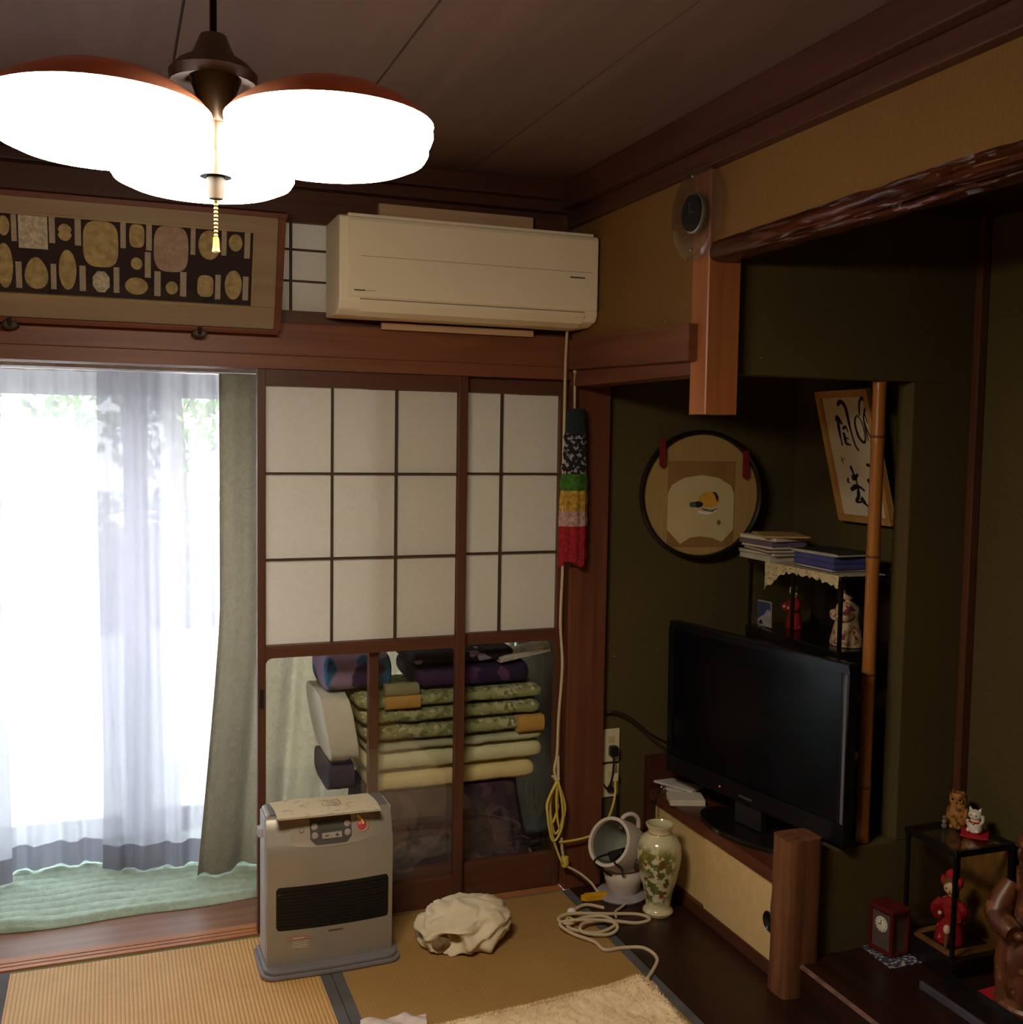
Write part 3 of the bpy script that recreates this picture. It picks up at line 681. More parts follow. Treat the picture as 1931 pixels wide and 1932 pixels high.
MB().tube([(.205, .012, .332), (.222, .016, .30), (.228, .020, .25), (.226, .020, .18)], .003).build('wire', BLACK, pg3, smooth=60)
tag(MB().tube([(.170, .024, .600), (.182, .012, .612), (.215, -.0, .610), (.26, -.02, .585), (.32, -.04, .535), (.40, -.05, .49)], .0045).build('aerial_cable', BLACK, smooth=60), 'black aerial cable arching from the corner post to the television', 'cable')

# ================================================================== ROUND PICTURE
rp = thing('round_picture', 'round black rimmed picture with a fan shaped painting on the olive wall', 'picture', (.52, .012, 1.147), rot=(0, 0, -.155))
def dm(z): return tr(0, -z, .225) @ rx(PI/2)
RPM = lambda y: tr(0, y, .228) @ rx(PI/2)
MB().lathe([(.213, -.014), (.216, .012), (.224, .016), (.231, .010), (.231, -.014)], 72, RPM(-.016), closed=True).build('rim', LACQ, rp, smooth=40)
MB().lathe([(0, -.006), (.214, -.006), (.214, .0), (0, .0)], 72, RPM(-.016)).build('backing', plain('gold_silk', lin(164, 136, 84), .7, var=.06, vscale=80, scale=(1, 1, .1)), rp)
B(-.125, -.0185, .043, .125, -.0162, .348).build('mount', plain('brown_mount', lin(140, 104, 60), .8, var=.1), rp)
fan = circle(16, .162, .162, 0, -.010, PI-.92, .92, True)
fan = [(-.100, .045), (-.088, .070), (-.05, .092), (0, .099), (.05, .092), (.088, .070), (.100, .045), (.100, -.060), (.066, -.096), (.035, -.084), (0, -.080), (-.03, -.083), (-.060, -.102), (-.100, -.060)]
MB().prism([(x_*1.25, z_*1.22) for x_, z_ in fan], 0, .0015, tr(.0, -.0185, .178) @ rx(PI/2)).build('fan_paper', plain('fan_paper_white', lin(196, 180, 136), .8, var=.04), rp)
def paint(poly, mat, name='painted_mark', y=-.0205): MB().prism([(a*1.25, b*1.25) for a, b in poly], 0, .0006, tr(.0, y, .190) @ rx(PI/2)).build(name, mat, rp)
INK = plain('ink', (.01, .01, .012, 1), .8); INKY = plain('ochre_ink', lin(196, 148, 50), .8, var=.2); INKB = plain('blue_grey_ink', lin(60, 80, 92), .8); INKW = plain('white_pigment', lin(226, 222, 212), .8)
paint(circle(20, .032, .022, .024, .018), INKY); paint(circle(12, .016, .009, -.010, .004, .3, 2*PI+.3), INK, y=-.0212)
paint(circle(12, .010, .008, -.026, .003), INKB, y=-.0216); paint([(.030, .040), (.044, .038), (.052, .024), (.049, .010), (.044, .020), (.040, .032)], INK, y=-.0212)
paint([(-.010, -.014), (.02, -.018), (.050, -.010), (.046, -.016), (.018, -.026), (-.006, -.021)], INKW, y=-.0212); paint([(.0, -.006), (.03, -.013), (.052, -.006), (.034, -.018), (.006, -.012)], INKB, y=-.0218)
paint(circle(6, .006, .008, .055, -.048), plain('seal_red', lin(128, 84, 50), .8), y=-.0205)
for a, b in ((-.155, .162), (.158, .120)):
    MB().prism([(-.012, -.04), (0, -.052), (.012, -.04), (.011, .052), (-.011, .052)], 0, .006, tr(a, -.034, .228+b*.9) @ rx(PI/2)).build('red_tab', plain('dark_red_tab', lin(112, 18, 26), .8), rp, bevel=.002)

# ================================================================== CALLIGRAPHY FRAME
ta = math.atan2(.119, .431)
cf = thing('calligraphy_frame', 'pale wooden framed brush calligraphy leaning out from the alcove back wall', 'picture frame', (.90, -.293, 1.305), rot=(0, 0, 0))
# frame axes: a along -y (rightwards), b up the board, c towards the room (-x)
CFM = Matrix(((0, -math.sin(ta), -math.cos(ta), 0), (-1, 0, 0, 0), (0, math.cos(ta), -math.sin(ta), 0), (0, 0, 0, 1)))
CW, CH = .262, .452
YW = wood('honey_frame_wood', lin(176, 128, 66), lin(196, 150, 84), 'Z', rough=.4)
m = MB()
for a in ((0, 0, -.012, CW, .022, .010), (0, CH-.022, -.012, CW, CH, .010), (0, .022, -.012, .020, CH-.022, .010), (CW-.020, .022, -.012, CW, CH-.022, .010)): m.box(*a, CFM)
m.build('frame', YW, cf, bevel=.002)
B2 = MB().box(.020, .022, -.006, CW-.020, CH-.022, -.002, CFM).build('paper', plain('calligraphy_paper', lin(206, 194, 172), .85, var=.03), cf)
def brush(pts, w0):
    m = MB(); P = smoothpath([(a, b, 0) for a, b in pts], 5); n = len(P)
    L = []; R_ = []
    for i, p in enumerate(P):
        t = (P[min(i+1, n-1)]-P[max(i-1, 0)]).normalized(); q = Vector((-t.y, t.x, 0)); u = i/(n-1)
        ww = w0*(.45+.55*math.sin(PI*min(1, u*1.3+.12)))*(1+.2*noise.noise((p.x*90, p.y*90, 0)))
        L.append(p+q*ww); R_.append(p-q*ww)
    vs = [(p.x, p.y, -.0014) for p in L+R_]
    m.add(vs, [(i, i+1, n+i+1, n+i) for i in range(n-1)], CFM)
    m.add([(p.x, p.y, -.002) for p in L+R_], [(i, i+1, n+i+1, n+i) for i in range(n-1)], CFM)
    m.build('brush_stroke', INK, cf)
# strokes: paper runs a .02-.242 (right edge hidden by the bamboo), b .02-.43
BR = [  # upper left character
 ([(.090, .352), (.108, .362), (.124, .345), (.128, .290), (.136, .240), (.148, .222)], .0055), ([(.072, .318), (.086, .310), (.096, .298)], .008), ([(.080, .312), (.078, .270), (.080, .236)], .005),
 ([(.094, .284), (.110, .290), (.116, .275)], .004), ([(.096, .275), (.098, .245), (.102, .238)], .005), ([(.100, .260), (.114, .255)], .003), ([(.100, .242), (.118, .238)], .004),
 # upper right character
 ([(.160, .318), (.152, .296), (.158, .262), (.176, .246), (.186, .262), (.182, .302), (.168, .322), (.158, .312)], .0036), ([(.178, .322), (.186, .356), (.202, .370), (.212, .350), (.200, .330), (.192, .310), (.198, .285), (.210, .255), (.226, .232)], .0036), ([(.192, .312), (.194, .270), (.196, .252)], .003), ([(.200, .330), (.205, .300)], .003),
 # lower left character
 ([(.098, .178), (.104, .158), (.112, .136)], .004), ([(.094, .142), (.112, .146), (.124, .154)], .008), ([(.112, .150), (.114, .112)], .004), ([(.080, .106), (.104, .117), (.124, .116), (.140, .106)], .0062), ([(.114, .112), (.108, .088), (.096, .074), (.112, .072), (.122, .078)], .0055), ([(.118, .086), (.130, .072), (.142, .062)], .0065), ([(.078, .142), (.074, .130), (.082, .128)], .003),
 # lower right character
 ([(.168, .182), (.180, .180), (.188, .160)], .004), ([(.160, .134), (.176, .140), (.190, .152)], .006), ([(.170, .112), (.186, .124)], .006), ([(.168, .096), (.188, .106)], .005), ([(.190, .104), (.192, .080), (.180, .072)], .004), ([(.196, .150), (.205, .120)], .005),
 # small signature
 ([(.062, .196), (.070, .190)], .002), ([(.066, .204), (.068, .182)], .0018), ([(.072, .198), (.078, .196)], .002)]
for p, w_ in BR: brush([(a*1.16-.012, (b-.21)*1.18+.232) for a, b in p], w_*1.45)
MB().tube([(.80, -.42, 1.73), (.86, -.42, 1.80), (.932, -.42, 1.84)], .002).build('hanging_wire', DARKMETAL, cf)

# ================================================================== BAMBOO POLE
bp_ = thing('bamboo_pole', 'upright yellow bamboo pole standing in the partition opening', 'bamboo pole', (.607, -.818, .402))
BAM = wood('bamboo', lin(140, 86, 34), lin(164, 108, 50), 'Z', rough=.3, freq=40)
zs = [.402, .567, .90, 1.243, 1.587, 1.745]
pr = []
for i in range(len(zs)-1):
    a, b = zs[i], zs[i+1]
    pr += [(.0195, a), (.0200, a+.01), (.0188, a+.03), (.0188, b-.03), (.0205, b-.006)]
pr.append((.0195, 1.745))
MB().lathe([(0, .402)]+pr+[(0, 1.745)], 20, tr(.607, -.818, 0)).build('culm', BAM, bp_, smooth=50)
for z in zs[1:-1]: MB().lathe([(.0195, z-.006), (.0213, z-.003), (.0213, z), (.0195, z+.004)], 20, tr(.607, -.818, 0), closed=True).build('node', plain('bamboo_node', lin(104, 62, 26), .5), bp_, smooth=40)

# ================================================================== LOW CUPBOARD UNDER THE TELEVISION
cb = thing('low_cupboard', 'low built-in cupboard with cream sliding panels under the television', 'cupboard', (.62, -.38, .004))
B(.375, -.784, .004, .930, -.002, .290).build('body', DKF, cb)
B(.346, -.790, .004, .376, -.002, .046).build('plinth', wood('plinth_wood', lin(74, 42, 28), lin(92, 54, 36), 'Y'), cb, bevel=.002)
tp = B(.338, -.784, .289, .932, -.002, .326).build('top_board', wood('cupboard_top_wood', lin(76, 40, 26), lin(98, 54, 34), 'Y', rough=.35), cb, bevel=.003)
FUS = plain('cream_fusuma_paper', lin(208, 178, 124), .8, var=.05, vscale=30)
for x_, y0, y1, pull in ((.350, -.786, -.372, -.742), (.360, -.40, -.004, .0)):
    dr = B(x_, y0, .046, x_+.010, y1, .288).build('sliding_panel', FUS, cb, bevel=.0015)
    MB().lathe([(0, 0), (.020, 0), (.026, .001), (.030, .006), (.027, .008), (.020, .003), (0, .002)], 28, tr(x_+.001, pull if pull else -.05, .165) @ ry(-PI/2)).build('round_pull', LACQ, dr, smooth=40)
tag(B(.335, .0, .004, .93, .029, .44).build('end_board', wood('end_board_wood', lin(62, 26, 20), lin(76, 34, 26), 'Z'), bevel=.003), 'dark red upright board against the olive wall behind the television', 'board')

# ================================================================== TELEVISION
tva = math.atan2(.487-.357, -(-.881+.09))   # heading of the panel in plan
tv = thing('television', 'large black flat television on the low cupboard', 'television', ((.357+.487)/2, (-.09-.881)/2, .326), rot=(0, 0, -PI/2+tva))
# local: x along the panel towards the viewer, -y out of the screen
TW = .802
TB = plain('tv_bezel', (.006, .006, .008, 1), .25, var=.1, spec=.25)
TS = plain('tv_screen', (.003, .003, .005, 1), .22, var=.05, spec=.16)
m = MB()
for a in ((-TW/2, -.0, .094, TW/2, .035, .155), (-TW/2, -.0, .595, TW/2, .035, .622), (-TW/2, -.0, .155, -TW/2+.026, .035, .595), (TW/2-.026, -.0, .155, TW/2, .035, .595)): m.box(*a)
m.build('bezel', TB, tv, bevel=.004)
B(-TW/2+.026, .006, .155, TW/2-.026, .030, .595).build('screen', TS, tv)
B(-TW/2+.05, .035, .12, TW/2-.05, .085, .58).build('rear_housing', BLACK, tv, bevel=.02)
B(-.06, .012, .02, .06, .040, .14).build('stand_neck', BLACK, tv, bevel=.004)
MB().prism(circle(40, .215, .110), 0, .016, tr(0, .03, 0)).build('stand_base', LACQ, tv, bevel=.004)
MB().box(TW/2-.012, -.002, .16, TW/2-.002, .0, .59).build('side_trim', plain('tv_grey_trim', (.10, .10, .12, 1), .4), tv)
MB().box(-.03, -.0015, .112, .03, .0, .120).build('badge', plain('tv_badge', (.06, .06, .065, 1), .3), tv)
MB().ball((-.12, -.001, .118), .003).build('standby_light', emit('standby_red', (1, .1, .06, 1), .5), tv)

# papers and boxes under the television
PAPW = plain('white_booklet_paper', lin(206, 198, 186), .8, var=.05)
for a, lb_, cat in (((-.045, -.105, 0, .045, .065, .012), 'white booklet lying flat under the television', 'booklet'),):
    pass
tag(MB().box(-.06, -.045, 0, .06, .045, .020, tr(.395, -.165, .326) @ rz(-.35)).build('white_box', PAPW, bevel=.002), 'small white box lying at the front under the television', 'box')
tag(MB().box(-.030, -.055, 0, .030, .055, .018, tr(.425, -.055, .326) @ rz(.25)).build('white_booklet', PAPW, bevel=.001), 'thick white booklet at the back under the television', 'booklet')
tag(MB().box(-.035, -.085, 0, .035, .085, .008, tr(.425, -.055, .346) @ rz(.45) @ ry(.0)).build('leaflet', plain('pale_leaflet', lin(196, 188, 182), .8), bevel=.001), 'pale leaflet on top of the thick booklet under the television', 'leaflet')
tag(MB().tube([(.40, -.02, .345), (.37, -.05, .342), (.335, -.065, .325), (.328, -.07, .28), (.330, -.07, .15), (.332, -.07, .012)], .003).build('thin_cable', BLACK, smooth=60), 'thin black cable running down the far end of the low cupboard', 'cable')

# ================================================================== DOLL CASES BEHIND THE TELEVISION
def case(name, label, x0, x1, y0, y1, z0, z1, posts_y, base, post=.010, top=.014, back=None, topmat=None):
    c = thing(name, label, 'display case', ((x0+x1)/2, (y0+y1)/2, z0))
    B(x0-.006, y0-.006, z0, x1, y1+.006, z0+base).build('base', LACQ, c, bevel=.004)
    m = MB()
    for a in ((x0-.004, y0-.004, z1-top, x0+post, y1+.004, z1), (x1-post, y0-.004, z1-top, x1, y1+.004, z1), (x0, y0-.004, z1-top, x1, y0+post, z1), (x0, y1-post, z1-top, x1, y1+.004, z1)): m.box(*a)
    m.build('top_frame', LACQ, c, bevel=.003)
    for y in posts_y: B(x0, y-post/2, z0+base, x0+post, y+post/2, z1-top).build('post', LACQ, c)
    for y in (y0, y1-post): B(x1-post, y, z0+base, x1, y+post, z1-top).build('post', LACQ, c)
    ys = sorted(posts_y)
    for a, b in zip(ys[:-1], ys[1:]): B(x0+.003, a+post/2, z0+base, x0+.005, b-post/2, z1-top).build('glass_pane', GLASS, c)
    for y in (y0+.003, y1-.005): B(x0+post, y, z0+base, x1-post, y+.002, z1-top).build('glass_pane', GLASS, c)
    B(x0+post, y0+post, z1-.007, x1-post, y1-post, z1-.004).build('glass_top', topmat or GLASS, c)
    if back: B(x1-.008, y0+post, z0+base, x1-.004, y1-post, z1-top).build('back_panel', back, c)
    return c
MIRB = plain('dark_case_back', lin(44, 32, 24), .35, var=.2)
case('lower_doll_case', 'tall black framed glass case standing behind the television', .640, .905, -.655, -.135, .326, .897, (-.650, -.140), .03, back=MIRB)
case('doll_case', 'wide black framed glass case with dolls above the television', .632, .905, -.648, -.150, .899, 1.160, (-.643, -.400, -.155), .03, back=MIRB)
def doll(name, label, x, y, z, h, robe, hair, sash, face_a, hat=None, wide=1.0):
    d = thing(name, label, 'doll', (x, y, z), rot=(0, 0, face_a))
    s = h
    MB().lathe([(0, 0), (.20*s, 0), (.205*s, .02*s), (.185*s, .15*s), (.15*s, .32*s), (.135*s, .45*s), (.15*s, .52*s), (.13*s, .60*s), (.05*s, .66*s), (0, .665*s)], 28, Matrix.Diagonal((wide, .8*wide, 1, 1))).build('robe', robe, d, smooth=60)
    MB().lathe([(.142*s, .40*s), (.152*s, .42*s), (.152*s, .49*s), (.145*s, .51*s)], 28, Matrix.Diagonal((1, .82, 1, 1))).build('sash', sash, d, smooth=60)
    for sx in (-1, 1):
        MB().tube([(sx*.12*s, 0, .58*s), (sx*.19*s, -.05*s, .46*s), (sx*.12*s, -.16*s, .44*s)], lambda t: (.055+.035*t)*s, seg=12).build('sleeve', robe, d, smooth=60)
        MB().ball((sx*.10*s, -.18*s, .445*s), .03*s).build('hand', SKIN, d, smooth=60)
    hd_ = MB().ball((0, -.01*s, .80*s), (.108*s, .105*s, .128*s)).build('head', SKIN, d, smooth=60)
    MB().tube([(0, 0, .64*s), (0, 0, .72*s)], .04*s, smooth=False).build('neck', SKIN, d, smooth=60)
    for sx in (-1, 1): MB().ball((sx*.045*s, -.108*s, .79*s), (.018*s, .006*s, .008*s), seg=8, rings=6).build('eye', INK, hd_)
    MB().ball((0, -.112*s, .738*s), (.014*s, .005*s, .006*s), seg=8, rings=6).build('mouth', RED, hd_)
    MB().ball((0, -.118*s, .77*s), (.008*s, .012*s, .014*s), seg=8, rings=6).build('nose', SKIN, hd_)
    hm = MB()
    def hf(u, v):
        a = 2*PI*u; p = PI*.02+v*PI*(.52+.22*(.5+.5*math.sin(a)))
        return (.122*s*math.sin(p)*math.cos(a), .012*s+.120*s*math.sin(p)*math.sin(a), .81*s+.14*s*math.cos(p))
    hm.grid(24, 10, hf); hm.build('hair', hair, d, smooth=60)
    if hat:
        MB().ball((0, .01*s, .955*s), (.085*s, .08*s, .085*s)).build('headdress', hat, d, smooth=60)
        for sx in (-1, 1): MB().ball((sx*.115*s, .02*s, .86*s), (.04*s, .06*s, .07*s)).build('hair_ribbon', hat, d, smooth=60)
    return d
HAIR = plain('black_hair', (.012, .010, .010, 1), .5); HAIRB = plain('brown_hair', lin(110, 76, 50), .7)
ROBP = blotch('pale_brocade', lin(206, 182, 146), [(lin(170, 120, 80), 40, .55), (lin(120, 60, 70), 30, .6)], rough=.7)
ROBR = blotch('red_brocade', lin(150, 20, 26), [(lin(206, 120, 110), 60, .66)], rough=.7)
doll('court_doll', 'pale robed doll with black hair at the bamboo end of the wide case', .730, -.560, .931, .208, ROBP, HAIR, GOLD, -PI/2-.3, wide=1.5)
doll('red_robed_doll', 'red robed doll behind the middle post of the wide case', .74, -.268, .931, .165, ROBR, HAIR, GOLD, -PI/2-.2)
doll('seated_doll', 'dim pale doll inside the tall case behind the television', .78, -.56, .358, .30, plain('dull_robe', lin(110, 92, 76), .8), HAIR, DARKMETAL, -PI/2)
ph = thing('postcard', 'postcard of a snowy mountain under blue sky in the wide case', 'postcard', (.665, -.205, .931), rot=(0, -.06, -PI/2-.15))
B(-.052, -.001, 0, .052, .001, .088).build('card', plain('card_white', lin(186, 180, 176), .7), ph)
B(-.048, -.0022, .004, .048, -.001, .084).build('sky_print', plain('print_blue', lin(70, 82, 130), .7, var=.2), ph)
MB().prism([(-.048, .004), (.048, .004), (.048, .058), (.025, .060), (.0, .040), (-.030, .030), (-.048, .022)], 0, .0006, tr(0, -.0022, 0) @ rx(PI/2)).build('mountain_print', plain('print_snow', lin(186, 178, 182), .7, var=.2, vscale=60), ph)
MB().prism([(-.044, .006), (-.010, .006), (-.014, .016), (-.024, .022), (-.036, .014)], 0, .0006, tr(0, -.0029, 0) @ rx(PI/2)).build('tree_print', INK, ph)

# lace cloth on the wide case
LACE = blotch('cream_lace', lin(206, 190, 152), [(lin(96, 80, 56), 150, .60)], rough=.95)
lc = thing('lace_doily', 'cream crocheted lace cloth hanging over the top of the wide case', 'doily', (.63, -.42, 1.10))
B(.626, -.644, 1.1605, .80, -.255, 1.163).build('top_cloth', LACE, lc)
m = MB()
def lacef(w):
    def f(u, v):
        y = -.255-.39*u
        d = .022+.070*max(0, 1-u*3.4)+.004*math.cos(u*70)+.014*max(0, (u-.7)/.3)
        return (.6262-.004*math.sin(u*40)*v-w, y, 1.163-d*v)
    return f
m.slab(60, 10, lacef(.0), lacef(.0018)); m.build('hanging_edge', LACE, lc, smooth=60)

# books and notebooks on the wide case
def book(name, label, cat, cx, cy, z, L, W, h, ang, cover, pages=None, group=None):
    b = thing(name, label, cat, (cx, cy, z), rot=(0, 0, ang), group=group)
    pages = pages or PAPW
    if h > .006:
        B(-L/2, -W/2, 0, L/2, W/2, .0018).build('cover', cover, b)
        B(-L/2, -W/2, h-.0018, L/2, W/2, h).build('cover', cover, b)
        B(-L/2+.003, -W/2+.003, .0018, L/2-.003, W/2-.003, h-.0018).build('pages', pages, b)
    else: B(-L/2, -W/2, 0, L/2, W/2, h).build('sheets', cover, b)
    return b
CW_ = plain('cover_white', lin(190, 184, 172), .6); CV = plain('cover_violet', lin(112, 98, 116), .6); CG = plain('cover_grey', lin(150, 142, 134), .6); CBR = plain('cover_brown', lin(104, 78, 70), .6)
CBL = plain('cover_blue', lin(76, 78, 140), .5); CK = plain('cover_black', (.02, .018, .018, 1), .6); CM = plain('cover_manila', lin(190, 158, 96), .7); CN = plain('cover_navy', lin(34, 34, 84), .5)
z = 1.1635
# pile at the round-picture end
for lb_, h, ang, L, W, cov, dx, dy, pg in (
    ('bottom white paperback of the pile beside the round picture', .020, .10, .20, .150, CW_, .0, .0, CW_), ('grey magazine above the bottom paperback beside the round picture', .010, .16, .21, .15, CG, .0, -.005, PAPW),
    ('brown covered notebook in the middle of the pile beside the round picture', .010, -.04, .20, .16, CBR, .006, -.012, PAPW), ('white notebook above the brown one beside the round picture', .010, .12, .19, .13, CW_, -.002, .004, PAPW),
    ('violet covered book second from top beside the round picture', .016, .14, .20, .145, CV, .0, .006, CV), ('white pad second in the pile beside the round picture', .013, .20, .20, .15, CW_, .004, .0, PAPW),
    ('manila folder on top of the pile beside the round picture', .005, -.25, .20, .15, CM, .012, -.02, None)):
    book('book', lb_, 'book', .700+dx, -.190+dy, z, W, L, h, ang-.12, cov, pg, group='books piled beside the round picture'); z += h+.0006
z = 1.1635
for lb_, h, ang, L, W, cov, pg in (
    ('white notebook at the bottom of the pile beside the bamboo', .010, -.05, .205, .15, CN, CW_), ('lower blue file of the pile beside the bamboo', .018, -.02, .22, .16, CBL, CBL), ('upper blue file of the pile beside the bamboo', .018, .0, .21, .16, CBL, CBL), ('black covered ring notebook on top of the pile beside the bamboo', .011, .06, .225, .165, CK, CW_)):
    bk = book('book', lb_, 'book', .735, -.475, z, W, L, h, ang, cov, pg, group='notebooks piled beside the bamboo')
    if cov is CK:
        for k in range(18): MB().lathe([(.0045, -.0008), (.0058, -.0008), (.0058, .0008), (.0045, .0008)], 10, tr(-W/2-.001, -L/2+.012+k*.0118, .0055) @ rx(PI/2), closed=True).build('ring', WHITE, bk)
    z += h+.0006

# ================================================================== VASE
vs_ = thing('flower_vase', 'cream glazed vase painted with leaves and red flowers beside the low cupboard', 'vase', (.237, -.274, .004))
VM = blotch('painted_glaze', lin(206, 198, 158), [], rough=.16, coat=.4)
t = NT('painted_floral_glaze'); p = t.add('BsdfPrincipled'); v = coords(t)
sp_ = t.add('SeparateXYZ'); t.link(v, sp_.inputs[0])
def band(lo, hi, soft=.03):
    a = t.add('MapRange'); a.inputs[1].default_value = lo; a.inputs[2].default_value = lo+soft; t.link(sp_.outputs[2], a.inputs[0])
    b = t.add('MapRange'); b.inputs[1].default_value = hi; b.inputs[2].default_value = hi-soft; t.link(sp_.outputs[2], b.inputs[0])
    m_ = t.add('Math', operation='MULTIPLY'); t.link(a.outputs[0], m_.inputs[0]); t.link(b.outputs[0], m_.inputs[1]); return m_.outputs[0]
def side(lo, hi):
    a = t.add('MapRange'); a.inputs[1].default_value = hi; a.inputs[2].default_value = lo; t.link(sp_.outputs[0], a.inputs[0]); return a.outputs[0]
cur = lin(208, 200, 162)
for k, (c, scl, th, lo, hi) in enumerate(((lin(128, 122, 50), 26, .50, .13, .25), (lin(96, 104, 56), 40, .50, .03, .24), (lin(214, 206, 190), 20, .56, .05, .16), (lin(120, 74, 48), 36, .58, .04, .22), (lin(176, 34, 40), 26, .62, .05, .16))):
    mp = t.add('Mapping'); mp.inputs['Location'].default_value = (k*2.7, k*4.1, k*1.3); t.link(v, mp.inputs[0])
    nz = t.add('TexNoise'); nz.inputs['Scale'].default_value = scl; nz.inputs['Detail'].default_value = 3; t.link(mp.outputs[0], nz.inputs['Vector'])
    f = ramp(t, nz.outputs[0], [(th, (0, 0, 0, 1)), (th+.03, (1, 1, 1, 1))])
    m1 = t.add('Math', operation='MULTIPLY'); t.link(f, m1.inputs[0]); t.link(band(lo, hi), m1.inputs[1])
    m2_ = t.add('Math', operation='MULTIPLY'); t.link(m1.outputs[0], m2_.inputs[0]); t.link(side(.0, .035), m2_.inputs[1])
    cur = mixc(t, m2_.outputs[0], cur, c)
t.link(cur, p.inputs['Base Color']); p.inputs['Roughness'].default_value = .14; p.inputs['Coat Weight'].default_value = .5
t.link(p.outputs[0], t.out.inputs[0]); VMAT = t.m
vz = .004; vx, vy = .237, -.274
MB().lathe([(0, 0), (.046, 0), (.051, .006), (.050, .014), (.044, .020), (.040, .030), (.046, .07), (.060, .12), (.071, .175), (.0735, .205), (.070, .235), (.056, .260), (.040, .272), (.037, .282), (.045, .296), (.047, .302), (.042, .303), (.034, .290), (.034, .275), (.05, .25), (.06, .2), (.0, .03)], 56, tr(vx, vy, vz)).build('body', VMAT, vs_, smooth=50)
for z_, r_ in ((.0085, .0513), (.2745, .0398)): MB().lathe([(r_-.002, z_-.002), (r_, z_-.001), (r_, z_+.001), (r_-.002, z_+.002)], 48, tr(vx, vy, vz), closed=True).build('gilt_line', GOLD, vs_, smooth=60)

# ================================================================== WHITE TILTED DRUM
dr_ = thing('white_drum', 'white plastic tilted tub with a black adapter inside, behind the vase', 'tub', (.183, -.110, .004))
ax = Vector((-.80, -.36, .48)).normalized(); LEN = .165
P1 = Vector((.115, -.143, .212)); P0 = P1-ax*LEN
DM_ = tr(*P0) @ ax.to_track_quat('Z', 'Y').to_matrix().to_4x4()
DW = plain('drum_white', lin(208, 196, 186), .45, var=.03)
MB().lathe([(0, -.005), (.040, .0), (.066, .018), (.082, .05), (.088, .09), (.086, LEN-.02), (.084, LEN), (.073, LEN), (.072, LEN-.015), (.074, .09), (.068, .05), (.05, .03), (0, .02)], 48, DM_).build('tub', DW, dr_, smooth=45)
MB().lathe([(.0715, LEN-.012), (.0735, .09), (.0675, .05), (.0495, .0305), (0, .0205), (0, .023), (.049, .033), (.0665, .052), (.0725, .09), (.0705, LEN-.012)], 48, DM_).build('inner_lining', plain('grey_green_lining', lin(132, 136, 122), .6), dr_, smooth=45)
MB().lathe([(0, .016), (.048, .016), (.055, .028), (.064, .055), (.070, .080), (.062, .094), (0, .097)], 40, tr(.190, -.112, .004)).build('pedestal', DW, dr_, smooth=45)
MB().lathe([(0, 0), (.085, 0), (.088, .006), (.080, .014), (.04, .018), (0, .019)], 40, tr(.183, -.110, .004)).build('base', plain('lilac_grey_plastic', lin(156, 148, 158), .4), dr_, smooth=40)
MB().tube([(.195, -.075, .225), (.200, -.078, .262), (.232, -.080, .272), (.258, -.080, .250), (.258, -.080, .205)], .008).build('handle', DW, dr_, smooth=60)
MB().box(-.028, -.020, -.020, .028, .020, .020, DM_ @ tr(.012, -.030, LEN-.060) @ rz(.5) @ rx(.4)).build('adapter', BLACK, dr_, bevel=.006)
dn = (Vector((0, 0, -1))-ax*(-ax.z)).normalized(); sd_ = ax.cross(dn)
for q0, q1 in ((-.35, .05), (.75, .5)):
    f_ = lambda rr, aa, hh: tuple(P0+ax*hh+(dn*math.cos(aa)+sd_*math.sin(aa))*rr)
    MB().tube([f_(.03, q0, LEN-.06), f_(.055, q0, LEN-.015), f_(.079, q0, LEN+.005), f_(.094, q0, LEN-.03), f_(.100, q1, LEN-.07)], .0035).build('adapter_cord', BLACK, dr_, smooth=60)
DMK = plain('brown_print', lin(84, 60, 46), .7)
mk = MB()
side_dir = (Vector((-.55, -.83, 0))); side_dir = (side_dir-ax*side_dir.dot(ax)).normalized(); tan = ax.cross(side_dir)
side_dir = Vector((-.1, -1, -.15)); side_dir = (side_dir-ax*side_dir.dot(ax)).normalized(); tan = ax.cross(side_dir)
for (a0, h0, a1, h1, w_) in ((-.25, .075, .05, .105, .0035), (-.25, .072, .15, .045, .0035), (-.02, .084, .08, .078, .0035), (-.06, .070, .12, .062, .0045), (.10, .105, .28, .100, .003)):
    n_ = 6; vs2 = []
    for k in range(n_+1):
        q = k/n_; an = a0+(a1-a0)*q; hh = h0+(h1-h0)*q
        rr = .0895 if hh > .08 else .0895-.0065*((.08-hh)/.035)**1.6
        for s_ in (-1, 1):
            vs2.append(P0+ax*(hh+s_*w_)+(side_dir*math.cos(an)+tan*math.sin(an))*(rr+.001))
    mk.add(vs2, [(2*k, 2*k+1, 2*k+3, 2*k+2) for k in range(n_)])
mk.build('printed_emblem', DMK, dr_)

